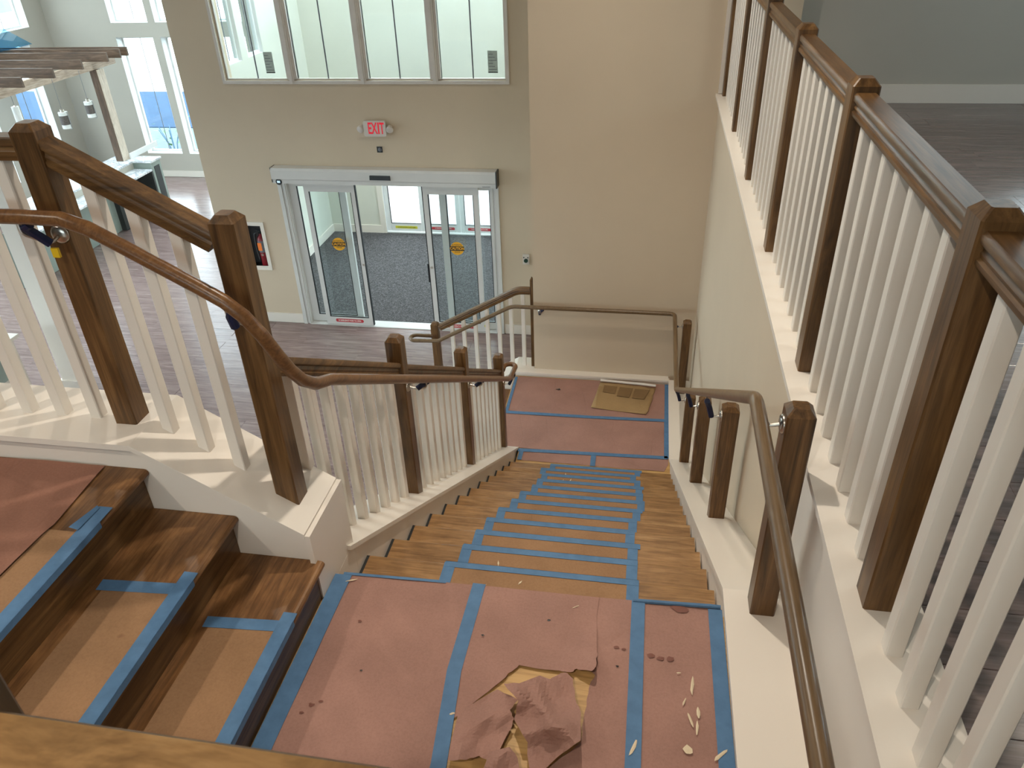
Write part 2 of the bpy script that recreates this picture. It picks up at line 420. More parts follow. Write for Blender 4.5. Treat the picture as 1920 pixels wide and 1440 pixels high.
def planks(parent, m, x0, x1, y0, y1, z, L=1.22, Wd=.18):
    pl = Vector(parent.location); cache = {}; k = 0; y = y0
    while y < y1-.02:
        w = min(Wd, y1-y)-.0009; x = x0-random.random()*L
        while x < x1-.01:
            a = max(x, x0); b = min(x+L, x1)-.0009
            if b-a > .05:
                key = (round(b-a, 2), round(w, 3))
                if key not in cache:
                    l, ww = key; e = .0016; h = .006
                    cache[key] = MB().add([(0,0,0),(l,0,0),(l,ww,0),(0,ww,0),(0,0,h-e*.5),(l,0,h-e*.5),(l,ww,h-e*.5),(0,ww,h-e*.5),(e,e,h),(l-e,e,h),(l-e,ww-e,h),(e,ww-e,h)],
                        [(0,1,5,4),(1,2,6,5),(2,3,7,6),(3,0,4,7),(4,5,9,8),(5,6,10,9),(6,7,11,10),(7,4,8,11),(8,9,10,11)]).mesh('plank', m)
                put('plank', cache[key], parent, Vector((a, y, z-.006))-pl)
            x += L
        y += Wd
planks(fl, LVP, -5.5, -2.16, 5.9, 8.985, 0)
planks(fl, LVP, -9.0, -5.5, 6.9, 15.3, 0)
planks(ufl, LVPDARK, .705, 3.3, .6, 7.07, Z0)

# entrance wall with door opening and interior window opening
YD = 9.008
DX0, DX1, DH = -4.63, -1.775, 2.23
WX0, WX1, WZ0, WZ1 = -5.03, -1.64, 3.235, 5.4
struct('wall_entrance', wall('y', YD, YD+WT, -5.62, -.96, 0, CEIL, [(DX0, DX1, -1, DH-.1), (WX0, WX1, WZ0, WZ1), (-5.33, -4.98, .82, 1.44)]), WALL)
YF, XW = 6.93, .55
struct('wall_far', MB().box((-1.06, YF, 0), (1.11, YF+.2, CEIL)), WALL)
struct('wall_return', MB().box((-1.06, YF+.2, 0), (-.94, YD, CEIL)), WALL)
struct('wall_right', MB().box((XW, .12, 0), (.66, YF, 3.47)), WALL)
struct('wall_upper_far', wall('y', 7.095, 7.25, 1.11, 4.8, Z0, CEIL, [(2.0, 4.2, 4.32, 6.0)]), WALLG)
struct('wall_upper_right', wall('x', 4.65, 4.8, -4.2, 7.1, 0, CEIL, [(3.6, 5.6, 4.3, 5.3)]), WALLG)
struct('wall_back', wall('y', -4.2, -4.0, -12.4, 4.65, 0, CEIL, [(-8.4, -4.4, .3, 2.4), (-4.0, .0, .3, 2.9), (-3.0, .4, 4.4, 5.4)]), WALLG)
LX, LY = -12.22, 15.33
lw = [(13.85, 14.66, .5, 2.82), (13.9, 14.82, 3.1, 5.2), (12.3, 13.2, .5, 2.82), (12.3, 13.2, 3.1, 5.2)]+[(a, a+2.9, .3, 2.9) for a in (-3.8, -.8, 2.2, 5.2, 8.2)]+[(a, a+2.9, 3.1, 5.8) for a in (5.2, 8.2)]  # the wide openings are unseen, added to let daylight into the lobby
struct('wall_lobby_left', wall('x', LX-.26, LX, -4.2, 15.5, 0, CEIL, lw), WALLG)
bw = [(-10.77, -9.945, .5, 2.825), (-9.785, -8.95, .5, 2.825), (-10.79, -9.97, 3.09, 5.2), (-9.82, -8.98, 3.09, 5.2)]+[(x, x+.83, q, w) for x in (-8.79, -7.80, -6.81) for q, w in ((.5, 2.825), (3.09, 5.2))]
struct('wall_lobby_far', wall('y', LY, LY+.26, LX, -5.62, 0, CEIL, bw), WALLG)
struct('wall_lobby_right', MB().box((-5.75, 12.6, 0), (-5.62, LY, CEIL)), WALLG)
struct('wall_vestibule_left', wall('x', -5.62, -5.5, YD+WT, 12.6, 0, CEIL, [(9.92, 10.39, 3.22, 5.6), (10.57, 11.04, 3.22, 5.6), (9.6, 11.2, .55, 2.2)]), WALLV)
struct('wall_vestibule_right', wall('x', -.96, -.8, YD+WT, 12.6, 0, CEIL, [(9.3, 10.8, .4, 2.6), (10.9, 12.4, .4, 2.6), (9.3, 10.8, 3.2, 5.8), (10.9, 12.4, 3.2, 5.8)]), WALLV)
struct('wall_vestibule_far', wall('y', 12.45, 12.6, -5.5, -.96, 0, CEIL, [(-4.5, -1.5, -1, 2.2), (-5.2, -1.3, 4.0, 5.9)]), WALLV)
# baseboards
def bboard(name, a, b): return struct(name, MB().box(a, b), WHITE)
bboard('baseboard_entrance_left', (-5.62, YD-.016, 0), (DX0-.01, YD-.001, .14))
bboard('baseboard_entrance_right', (DX1+.01, YD-.016, 0), (-1.06, YD-.001, .14))
bboard('baseboard_lobby', (LX+.01, LY-.016, 0), (-5.76, LY-.001, .13))
bboard('baseboard_vestibule_left', (-5.499, YD+WT, 0), (-5.48, 12.43, .14))
bboard('baseboard_vestibule_far', (-5.48, 12.43, 0), (-4.56, 12.449, .14))
bboard('baseboard_upper', (1.11, 7.078, Z0), (4.64, 7.094, Z0+.146))
# cream corner trim where the guard meets the far wall
struct('trim_1', MB().box((.535, YF-.03, 3.54), (.575, YF-.001, CEIL-.01)), WHITE)

# windows: frame, glass, centre cord line
def window(n, axis, p, u0, u1, z0, z1, depth, label_pts=None, mull=True, fr=.035, out=1):
    # frame stands in the wall opening, set 'depth' behind the room face p toward out
    nm = 'window_%d' % n
    def bx(a0, a1, c0, c1, q0, q1, mb):
        return mb.box((q0, a0, c0), (q1, a1, c1)) if axis == 'x' else mb.box((a0, q0, c0), (a1, q1, c1))
    q0, q1 = p+out*depth, p+out*(depth+.045); mb = MB(); e = .002
    u0 += e; u1 -= e; z0 += e; z1 -= e
    for a in ((u0, u0+fr, z0, z1), (u1-fr, u1, z0, z1), (u0+fr, u1-fr, z0, z0+fr), (u0+fr, u1-fr, z1-fr, z1)): bx(*a, q0, q1, mb)
    xs = list(zip(*mb.v)); org = tuple((min(c)+max(c))/2 for c in xs[:2])+(min(xs[2]),)
    o = mb.build(nm, PVC, None, False, None, 'structure', org)
    g = MB(); bx(u0+fr, u1-fr, z0+fr, z1-fr, q0+out*.018, q0+out*.022, g); child(g, 'glass_pane', GLASS, o)
    if mull:
        c = MB(); um = (u0+u1)/2; bx(um-.006, um+.006, z0+fr, z1-fr, q0+out*.008, q0+out*.016, c); child(c, 'glazing_bar', GREYLAB, o)
    r = MB()   # drywall return lining, painted white
    pa, pb = p+out*.002, q0
    for a in ((u0, u0+.004, z0, z1), (u1-.004, u1, z0, z1), (u0, u1, z0, z0+.004)): bx(*a, min(pa, pb), max(pa, pb), r)
    child(r, 'reveal', PVC, o)
    return o
k = 5
for a in bw: window(k, 'y', LY, *a, .18); k += 1
for a in lw: window(k, 'x', LX, *a, .18, out=-1, mull=a[0] > 12); k += 1
for a in ((9.3, 10.8, .4, 2.6), (10.9, 12.4, .4, 2.6), (9.3, 10.8, 3.2, 5.8), (10.9, 12.4, 3.2, 5.8)): window(k, 'x', -.96, *a, .06, mull=False); k += 1  # unseen side windows added to light the vestibule
for a in ((9.92, 10.39, 3.22, 5.6), (10.57, 11.04, 3.22, 5.6)): window(k, 'x', -5.5, *a, .05, out=-1); k += 1
window(k, 'x', -5.5, 9.6, 11.2, .55, 2.2, .05, out=-1, mull=False); k += 1
window(k, 'y', 7.095, 2.0, 4.2, 4.32, 6.0, .06); k += 1
window(k, 'y', 12.45, -5.2, -1.3, 4.0, 5.9, .06, mull=False); k += 1  # high window out of view, added for vestibule daylight
for a in ((3.6, 5.6, 4.3, 5.3),): window(k, 'x', 4.65, *a, .06, mull=False); k += 1  # unseen window added to lift the light on the upper floor
for a in ((-8.4, -4.4, .3, 2.4), (-4.0, .0, .3, 2.9), (-3.0, .4, 4.4, 5.4)): window(k, 'y', -4.0, *a, .1, out=-1, mull=False); k += 1  # unseen windows, the upper one added for cool fill

# interior four-light window above the entrance
def interior_window():
    f = MB(); d0, d1 = YD-.02, YD-.001
    ox0, ox1, oz0 = -5.07, -1.60, 3.195
    for a in ((ox0, ox0+.035, oz0, 5.42), (ox1-.035, ox1, oz0, 5.42)): f.box((a[0], d0, a[2]), (a[1], d1, a[3]))
    f.box((ox0+.035, d0, oz0), (ox1-.035, d1, oz0+.035)).box((ox0+.035, d0, 5.40), (ox1-.035, d1, 5.42))
    o = struct('window_1', f, SIGNW)
    lights = [(-5.01, -4.254), (-4.128, -3.375), (-3.248, -2.516), (-2.389, -1.651)]
    for (a, b) in zip(lights, lights[1:]):
        x0, x1 = a[1], b[0]; m = (x0+x1)/2
        child(MB().box((x0, YD-.004, 3.25), (x1, YD+.06, 5.39)).box((m-.03, YD-.022, 3.23), (m+.03, YD-.004, 5.40)).box((m-.012, YD-.03, 3.20), (m+.012, YD-.022, 5.40)), 'mullion', SIGNW, o)
    for x0, x1 in lights:
        m = (x0+x1)/2; e = .0
        child(MB().box((x0-.05, YD+.02, 3.236), (x1+.01, YD+.06, 3.25)).box((x0-.012, YD+.02, 3.25), (x0, YD+.06, 5.38)).box((x1, YD+.02, 3.25), (x1+.012, YD+.06, 5.38)), 'sash', SIGNW, o)
        child(MB().box((x0, YD+.04, 3.25), (x1, YD+.046, 5.38)), 'glass_pane', GLASS, o)
        child(MB().box((m-.007, YD+.03, 3.25), (m+.007, YD+.038, 5.38)), 'glazing_bar', GREYLAB, o)
    for cx in (-4.46, -1.79):
        s = child(MB().box((cx-.055, YD+.034, 3.31), (cx+.055, YD+.036, 3.54)), 'sticker', PAPERW, o, label='pale paper sticker with grey print')
        for j in range(6): child(MB().box((cx-.045, YD+.0325, 3.34+j*.032), (cx+.045-.02*(j % 3), YD+.0335, 3.346+j*.032)), 'print_line', GREYLAB, s)
        child(MB().box((cx-.055, YD+.0325, 3.308), (cx+.055, YD+.0335, 3.318)), 'print_bar', INK, s)
interior_window()

# automatic sliding entrance door
def auto_door():
    hd = MB().prism([(YD-.13, 2.035), (YD-.001, 2.035), (YD-.001, 2.228), (YD-.13, 2.228), (YD-.145, 2.20), (YD-.145, 2.095), (YD-.13, 2.08)], 'x', DX0, DX1+.005)
    o = struct('door_1', hd, ALU)
    child(MB().box((DX1-.006, YD-.148, 2.033), (DX1+.008, YD-.002, 2.231)), 'header_end_cap', DARK, o)
    child(MB().box((DX0-.006, YD-.135, 2.05), (DX0+.003, YD-.002, 2.231)), 'header_end_cap', DARK, o)
    child(MB().prism([(YD-.175, 2.115), (YD-.145, 2.105), (YD-.145, 2.165), (YD-.165, 2.165)], 'x', -3.338, -3.082), 'motion_sensor', DARK, o, label='black motion sensor bar')
    sc = child(disc((-4.545, YD-.131, 2.058), .04, (0, -1, 0), .008), 'mode_switch', DARK, o, label='round black switch with lit screen')
    child(MB().box((-4.565, YD-.1415, 2.045), (-4.527, YD-.1395, 2.072)), 'screen', SCREEN, sc)
    child(MB().box((-1.95, YD-.1325, 2.046), (-1.85, YD-.1305, 2.052)), 'maker_strip', GREYLAB, o)
    for x0, s in ((DX0, 1), (DX1, -1)):
        j = MB()
        for a, b, y0, y1 in ((0, .05, -.03, .12), (.05, .075, -.01, .12), (.075, .095, -.022, .12), (.095, .11, -.008, .12)):
            j.box((x0+s*a, YD+y0, 0), (x0+s*b, YD+y1, 2.034))
        child(j, 'jamb', ALU, o)
    child(MB().box((DX0+.1, YD-.035, -.0), (DX1-.1, YD+.14, .012)), 'threshold', ALU, o)
    def leaf(nm, x0, x1, y, st_l, st_r, rail_t, rail_b, zt, sticker=None, red=True):
        y0, y1 = y-.02, y+.02
        mb = MB().box((x0, y0, .018), (x0+st_l, y1, zt)).box((x1-st_r, y0, .018), (x1, y1, zt)).box((x0+st_l, y0, zt-rail_t), (x1-st_r, y1, zt)).box((x0+st_l, y0, .018), (x1-st_r, y1, .018+rail_b))
        p = child(mb, nm, ALU, o)
        child(MB().box((x0+st_l, y-.003, .018+rail_b), (x1-st_r, y+.003, zt-rail_t)), 'glass_pane', GLASS, p)
        g = MB(); a, b, c, d = x0+st_l, x1-st_r, .018+rail_b, zt-rail_t
        for q in ((a, a+.012, c, d), (b-.008, b, c, d), (a, b, c, c+.010)): g.box((q[0], y-.021, q[2]), (q[1], y-.004, q[3]))
        child(g, 'gasket', GASKET, p)
        if sticker is not None:
            cx, cz = sticker
            s = child(disc((cx, y-.004, cz), .088, (0, -1, 0), .0012), 'caution_sticker', YELLOW, p, label='round yellow caution sticker')
            child(MB().box((cx-.093, y-.0066, cz-.03), (cx+.093, y-.0053, cz+.03)), 'caution_band', INK, p)
            text('CAUTION', .05, YELLOW, p, (cx, y-.0075, cz), name='caution_word', bold=.0012, squeeze=.82)
            text('AUTOMATIC', .024, INK, p, (cx, y-.0062, cz+.047), name='caution_word')
            text('DOOR', .024, INK, p, (cx, y-.0062, cz-.047), name='caution_word')
        if red:
            cx = (x0+x1)/2; cz = .018+rail_b*.55
            child(MB().prism([(cx-.205, cz), (cx-.19, cz+.024), (cx+.19, cz+.024), (cx+.205, cz), (cx+.19, cz-.024), (cx-.19, cz-.024)], 'y', y0-.0016, y0-.0002), 'push_sticker', REDST, p, label='red emergency push sticker')
            text('IN EMERGENCY PUSH TO OPEN', .028, INKW, p, (cx, y0-.0025, cz), name='push_words', bold=.0006, squeeze=.82)
        return p
    # fixed panels in the rear track, sliding leaves in front and standing open
    leaf('fixed_panel', -4.52, -3.77, YD+.075, .10, .085, .09, .10, 2.034, None, False)
    leaf('fixed_panel', -2.55, -1.885, YD+.075, .085, .02, .09, .10, 2.034, None, False)
    L = leaf('sliding_panel', -4.285, -3.61, YD-.012, .062, .052, .105, .118, 2.012, (-3.936, 1.203))
    R = leaf('sliding_panel', -2.729, -2.03, YD-.012, .062, .062, .105, .118, 2.012, (-2.345, 1.20))
    for p, x in ((L, -3.628), (R, -2.70)):
        child(disc((x, YD-.033, .93), .016, (0, -1, 0), .006, 14), 'lock_cylinder', CHROME, p)
    child(MB().box((-3.61, YD-.03, .03), (-3.598, YD+.008, 2.0)), 'edge_seal', GASKET, L)
    child(MB().box((-2.741, YD-.03, .03), (-2.729, YD+.008, 2.0)), 'edge_seal', GASKET, R)
    child(MB().box((-2.757, YD-.035, .72), (-2.741, YD-.005, .98)), 'finger_pull', DARK, R)
    for x0, x1 in ((-4.30, -3.60), (-2.735, -2.02)):
        child(MB().box((x0, YD-.04, 2.012), (x1, YD+.0, 2.034)), 'hanger_rail', ALU, o)
    st = child(disc((-2.02, YD-.034, .11), .022, (0, -1, 0), .004, 14), 'floor_guide_sticker', YELLOWG, R)
auto_door()

def exterior_doors():
    y = 12.47; f = MB()
    X = [-4.5, -3.83, -3.02, -2.27, -1.5]
    f.box((-4.5, y-.02, 2.05), (-1.5, y+.1, 2.2)).box((-4.5, y-.02, 0), (-4.495, y+.1, 2.05)).box((-1.795, y-.02, 0), (-1.5, y+.1, 2.05)).box((-4.495, y-.02, -.0), (-1.795, y+.1, .02))
    o = struct('door_2', f, PVC)
    child(MB().box((-4.6, 12.435, 0), (-4.5, 12.449, 2.3)).box((-4.6, 12.435, 2.2), (-1.4, 12.449, 2.3)).box((-1.5, 12.435, 0), (-1.4, 12.449, 2.3)), 'casing', WHITE, o)
    for i, (a, b, st) in enumerate(((-4.49, -3.80, 'y'), (-3.79, -3.165, 'r'), (-3.155, -2.50, 'r'), (-2.49, -1.80, 'y'))):
        p = child(MB().box((a, y+.01, .03), (a+.07, y+.05, 2.04)).box((b-.07, y+.01, .03), (b, y+.05, 2.04)).box((a+.075, y+.01, 1.95), (b-.075, y+.05, 2.04)).box((a+.075, y+.01, .03), (b-.075, y+.05, .17)), 'door_leaf', PVC, o)
        child(MB().box((a+.075, y+.025, .17), (b-.075, y+.031, 1.95)), 'glass_pane', GLASS, p)
        child(MB().box((a+.075, y+.006, .17), (a+.085, y+.024, 1.95)).box((a+.075, y+.006, .17), (b-.075, y+.024, .178)), 'gasket', GASKET, p)
        cx = (a+b)/2
        if st == 'y':
            child(MB().box((cx-.2, y+.006, .08), (cx+.2, y+.0095, .125)), 'door_sticker', YELLOWG, p, label='yellow door sticker')
            text('AUTOMATIC DOOR STAND CLEAR', .026, INK, p, (cx, y+.005, .102), name='sticker_words', squeeze=.8)
        elif st == 'r':
            w = min(.2, (b-a)/2-.08)
            child(MB().prism([(cx-w-.01, .1), (cx-w, .124), (cx+w, .124), (cx+w+.01, .1), (cx+w, .076), (cx-w, .076)], 'y', y+.006, y+.0095), 'push_sticker', REDST, p, label='red emergency push sticker')
            text('IN EMERGENCY PUSH TO OPEN', .026, INKW, p, (cx, y+.005, .1), name='push_words', squeeze=.8 if w > .19 else .7)
exterior_doors()

# wall devices
def exit_sign():
    t = thing('exit_sign', 'white lit exit sign with red letters high on the entrance wall', 'sign', (-3.23, YD, 2.6))
    x0, x1, z0, z1, y = -3.367, -3.092, 2.613, 2.792, YD-.075; c = .022
    poly = []
    for cx, cz, a0 in ((x1-c, z1-c, 0), (x0+c, z1-c, 90), (x0+c, z0+c, 180), (x1-c, z0+c, 270)):
        poly += [(cx+c*math.cos(math.radians(a0+i*22.5)), cz+c*math.sin(math.radians(a0+i*22.5))) for i in range(5)]
    child(MB().prism(poly, 'y', y, YD-.03), 'housing', SIGNW, t)
    child(MB().box((x0+.04, YD-.03, z0+.02), (x1-.04, YD-.001, z1-.02)), 'mounting_box', SIGNW, t)
    for i, (ch, cx) in enumerate(zip('EXIT', (-3.289, -3.232, -3.180, -3.137))):
        text(ch, .185, REDLIT, t, (cx, y-.0015, 2.703), name='letter', squeeze=.52 if ch != 'I' else .7, bold=.003)
    for sx in (-3.405, -3.05):
        M = Vector((.25*(1 if sx > -3.2 else -1), -1, -.35)).to_track_quat('Z', 'Y').to_matrix()
        child(MB().lathe([(.018, -.05), (.036, -.02), (.042, .01), (.042, .03), (.034, .036)], (sx, YD-.05, 2.70), 18, M), 'emergency_lamp_head', SIGNW, t, True)
exit_sign()
def wall_plate():
    t = thing('sensor_plate', 'small square dark sensor plate on wall under the exit sign', 'sensor', (-3.222, YD, 2.44))
    child(MB().box((-3.257, YD-.006, 2.405), (-3.187, YD-.001, 2.475)), 'plate', DARK, t)
    child(MB().lathe([(.024, 0), (.022, .008), (.012, .014)], (-3.218, YD-.006, 2.44), 16, Vector((0, -1, 0)).to_track_quat('Z', 'Y').to_matrix()), 'lens', GREYLAB, t, True)
wall_plate()
def push_button():
    t = thing('push_button', 'white wall plate with round dark green exit button by sliding door', 'button', (-1.458, YD, 1.03))
    child(MB().box((-1.50, YD-.022, 1.02), (-1.416, YD-.001, 1.155)), 'plate', SIGNW, t)
    child(disc((-1.458, YD-.022, 1.072), .026, (0, -1, 0), .014, 18), 'button_cap', GREEN, t)
    for x in (-1.485, -1.433): child(disc((x, YD-.022, 1.113), .008, (0, -1, 0), .004, 10), 'indicator', DARK, t)
push_button()
def extinguisher():
    t = thing('extinguisher_cabinet', 'white framed recessed fire extinguisher cabinet left of sliding door', 'cabinet', (-5.15, YD, .79))
    x0, x1, z0, z1 = -5.36, -4.945, .79, 1.47
    f = MB()
    for a, b, y in ((0, .035, -.018), (.035, .055, -.010)):
        f.box((x0+a, YD+y, z0+a), (x0+b, YD-.001, z1-a)).box((x1-b, YD+y, z0+a), (x1-a, YD-.001, z1-a)).box((x0+b, YD+y, z0+a), (x1-b, YD-.001, z0+b)).box((x0+b, YD+y, z1-b), (x1-b, YD-.001, z1-a))
    child(f, 'frame', WHITE, t)
    child(MB().box((-5.325, YD+.13, .825), (-4.985, YD+.14, 1.435)).box((-5.325, YD, .825), (-5.32, YD+.13, 1.435)).box((-4.99, YD, .825), (-4.985, YD+.13, 1.435)).box((-5.32, YD, .825), (-4.99, YD+.13, .83)).box((-5.32, YD, 1.43), (-4.99, YD+.13, 1.435)), 'liner', DARK, t)
    e = thing('fire_extinguisher', 'red fire extinguisher with orange tag inside white wall cabinet', 'fire extinguisher', (-5.06, YD+.07, .83))
    c = (-5.06, YD+.068, .831)
    child(MB().lathe([(.05, 0), (.058, .01), (.058, .36), (.05, .40), (.025, .43), (.018, .46)], c, 22), 'cylinder', RED, e, True)
    child(MB().lathe([(.0586, .2), (.0586, .36)], c, 22), 'label_wrap', GREYLAB, e, True)
    child(MB().box((-5.10, YD+.0045, 1.06), (-5.045, YD+.0065, 1.17)), 'inspection_tag', ORANGE, e)
    child(MB().box((-5.085, YD+.03, 1.29), (-5.04, YD+.10, 1.33)).box((-5.12, YD+.05, 1.32), (-5.01, YD+.075, 1.34)), 'valve', DARK, e)
    child(MB().tube(smooth_path([(-5.06, YD+.03, 1.31), (-5.12, YD+.02, 1.30), (-5.135, YD+.03, 1.1), (-5.12, YD+.03, .92)], .04), .012, 8), 'hose', DARK, e, True)
    child(disc((-5.06, YD+.0095, 1.0), .018, (0, -1, 0), .004, 14), 'gauge', CHROME, e)
extinguisher()

# ================================================================== stairs
def tread_profile(z, edge, back, sgn=1):
    # side profile of a tread with a rounded nosing; 'edge' is the nosing line, back the rear; returned as (u, z)
    t = .028; r = t/2; pts = [(back, z), (edge-sgn*r, z)]
    for i in range(1, 6): a = PI/2-PI*i/6; pts.append((edge-sgn*r+sgn*r*math.cos(a), z-r+r*math.sin(a)))
    pts += [(edge-sgn*r, z-t), (back, z-t)]
    return pts
OV = .03
# middle flight: mid landing nosing, twelve treads, thirteen risers
mid = thing('staircase_flight', 'long middle flight of oak stairs down to the lower landing', 'staircase', (-.34, Y0, Z2))
for i in range(1, 13):
    z = Z1-i*RISE; e = Y0+i*RUN
    child(MB().prism(tread_profile(z, e, e-RUN-.032), 'x', -1.015, .343), 'tread', TREADX, mid)
for i in range(0, 13):
    z = Z1-i*RISE; y = Y0+i*RUN-OV
    child(MB().box((-1.0, y-.018, z-RISE+.001), (.343, y, z-.029)), 'riser', TREADX, mid)
dk = MB()
dk.prism([(Y0+.2, Z1-.2-.26*RISE/RUN), (Y0+11.7*RUN, Z2-.05), (Y0+11.7*RUN, Z2-.4), (Y0+.2, Z1-.6)], 'x', -1.028, .348)
for i in range(1, 13): dk.box((-1.0285, Y0+(i-1)*RUN-.03, Z1-i*RISE-.1), (-1.0155, Y0+i*RUN-.004, Z1-i*RISE-.004))  # black plates that paint shade into the gaps beside the treads
child(dk, 'stringer_and_gap_shade', GASKET, mid)
# mid landing
ml = thing('stair_landing', 'mid landing under torn pink paper in the foreground', 'landing', (-.34, 1.1, Z1-.1))
child(MB().prism(tread_profile(Z1, Y0, .36), 'x', -1.05, .349), 'landing_top', SUB, ml)
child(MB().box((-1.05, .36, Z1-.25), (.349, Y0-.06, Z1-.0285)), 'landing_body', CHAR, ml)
# upper flight, nosings run along Y
S0 = -1.0068
upf = thing('staircase_flight', 'short upper flight of three oak steps at lower left', 'staircase', (-1.3, 1.1, Z1))
YA, YB = .39, 1.758
for i in (1, 2):
    z = Z1+i*RISE; e = S0-(i-1)*RUN
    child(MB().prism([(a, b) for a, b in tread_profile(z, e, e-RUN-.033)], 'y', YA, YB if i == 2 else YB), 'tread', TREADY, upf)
for i in (0, 1, 2):
    x = S0-i*RUN-OV; z = Z1+i*RISE
    child(MB().box((x-.018, YA, z+.001), (x, YB, z+RISE-.029)), 'riser', OAK['y'], upf)
tl = thing('stair_landing', 'upper level top step at far left with oak nosing and pink paper', 'landing', (-2.6, 1.1, Z0-.1))
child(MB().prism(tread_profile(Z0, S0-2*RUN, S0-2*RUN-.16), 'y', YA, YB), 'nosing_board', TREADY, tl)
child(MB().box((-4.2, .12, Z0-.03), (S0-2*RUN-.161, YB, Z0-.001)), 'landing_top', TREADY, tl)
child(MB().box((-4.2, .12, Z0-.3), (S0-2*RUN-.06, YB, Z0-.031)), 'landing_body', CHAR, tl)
# lower landing and lower flight
X3 = -1.26
ll = thing('stair_landing', 'lower landing at the foot of the long flight by the far wall', 'landing', (-.4, 6.2, Z2-.1))
child(MB().box((X3, 5.605, Z2-.03), (.349, 6.85, Z2)), 'landing_top', SUB, ll)
child(MB().box((-1.014, 5.155, Z2-.03), (.349, 5.6045, Z2)), 'landing_edge', SUB, ll)
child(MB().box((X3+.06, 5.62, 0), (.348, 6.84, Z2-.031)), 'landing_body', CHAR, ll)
lf = thing('staircase_flight', 'short lowest flight of oak stairs turning left to the entrance floor', 'staircase', (-1.7, 6.2, 0))
for i in (1, 2, 3):
    z = Z2-i*RISE; e = X3-i*RUN
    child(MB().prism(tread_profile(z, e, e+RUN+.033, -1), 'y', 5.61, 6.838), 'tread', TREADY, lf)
for i in range(4):
    x = X3-i*RUN+OV; z = Z2-i*RISE
    child(MB().box((x, 5.61, z-RISE+.001), (x+.018, 6.838, z-.029)), 'riser', TREADY, lf)

# ================================================================== knee walls with caps
CAP = .022
def knee(nm, label, body, cap_pts, axis, b0, b1, c0, c1, m=WHITE):
    # body polygon extruded b0..b1; cap follows cap_pts (u,z of the top line) over c0..c1
    xs = [p[0] for p in body]
    loc = (sum(xs)/len(xs), (b0+b1)/2, min(p[1] for p in body)) if axis == 'y' else ((b0+b1)/2, sum(xs)/len(xs), min(p[1] for p in body))
    t = thing(nm, label, 'knee wall', loc)
    child(MB().prism(body, axis, b0, b1), 'body', m, t)
    for (u0, za), (u1, zb) in zip(cap_pts, cap_pts[1:]):
        child(MB().prism([(u0, za), (u1, zb), (u1, zb-CAP), (u0, za-CAP)], axis, c0, c1), 'cap', m, t)
    return t
SL1 = .593
xb = -1.587; zl = 3.535; slz = lambda x: zl-(x-xb)*SL1
knee('knee_wall', 'white capped knee wall along far side of the upper flight', [(-4.2, 2.6), (-1.052, 2.6), (-1.052, slz(-1.052)-CAP), (xb, zl-CAP), (-4.2, zl-CAP)],
     [(-4.2, zl), (xb, zl), (-1.050, slz(-1.050))], 'y', 1.76, 2.02, 1.742, 2.042)
endp = thing('corner_board', 'white vertical board closing the end of the upper knee wall', 'trim board', (-1.04, 1.89, 2.6))
child(MB().prism([(1.742, 2.55), (2.042, 2.55), (2.042, slz(-1.04)), (1.742, slz(-1.04))], 'x', -1.049, -1.031), 'board', WHITE, endp)
cz = lambda y: nose(y)+.098
knee('knee_wall', 'white capped curb along the left side of long flight', [(2.043, 0), (5.58, 0), (5.58, cz(5.58)-CAP), (2.043, cz(2.043)-CAP)],
     [(2.043, cz(2.043)), (5.60, cz(5.60))], 'x', -1.28, XL, -1.30, -1.016)
child(MB().prism([(1.985, cz(1.985)), (2.043, cz(2.043)), (2.043, cz(2.043)-CAP), (1.985, cz(1.985)-CAP)], 'x', -1.0305, -1.016), 'cap_end', WHITE, bpy.data.objects['knee_wall.001'])
child(MB().prism([(1.76, 2.3), (2.043, 2.3), (2.043, 2.9), (1.76, 2.9)], 'x', -1.28, XL-.0005), 'lower_body', WHITE, bpy.data.objects['knee_wall.001'])
bz = 1.925
knee('knee_wall', 'white ledge along the right side of the long flight', [(.36, 0), (6.85, 0), (6.85, .746-CAP), (5.527, .746-CAP), (bz, 2.975-CAP), (.36, 2.975-CAP)],
     [(.36, 2.975), (bz, 2.975), (5.527, .746), (6.85, .746)], 'x', .350, XW-.001, .337, XW-.001)
knee('knee_wall', 'low white curb below the far wall of the lower landing', [(-2.3, 0), (.349, 0), (.349, .74-CAP), (X3, .74-CAP), (-2.3, .05)],
     [(.335, .74), (X3, .74), (-2.24, .74-.98*.6)], 'y', 6.852, 6.929, 6.838, 6.929)
child(MB().prism([(-2.3, 0), (-1.061, 0), (-1.061, .74-CAP), (X3, .74-CAP), (-2.3, .05)], 'y', 6.93, 7.13), 'side_body', WHITE, bpy.data.objects['knee_wall.003'])
for (u0, za), (u1, zb) in (((-1.061, .74), (X3, .74)), ((X3, .74), (-2.24, .74-.98*.6))):
    child(MB().prism([(u0, za), (u1, zb), (u1, zb-CAP), (u0, za-CAP)], 'y', 6.9295, 7.15), 'cap', WHITE, bpy.data.objects['knee_wall.003'])
# upper guard ledge cap on the right wall, near ledge behind the camera-side rail
gl = thing('guard_ledge', 'cream ledge under the long upper floor balustrade', 'ledge', (.6, 3.5, 3.47))
child(MB().box((.515, .12, 3.513), (.70, YF-.001, 3.535)), 'cap', WHITE, gl)
child(MB().box((XW-.002, .12, 3.4705), (.661, YF-.001, 3.5128)), 'body', WHITE, gl)
child(MB().box((XW-.004, .36, 2.976), (XW-.0005, 2.2, 3.47)), 'face_board', WHITE, gl)
ng = thing('guard_ledge', 'white ledge under the nearest foreground rail', 'ledge', (-.2, .24, 2.7))
child(MB().box((-1.5, .125, 2.7), (.514, .355, 3.513)), 'body', WHITE, ng)
child(MB().box((-1.5, .121, 3.513), (.514, .375, 3.535)), 'cap', WHITE, ng)

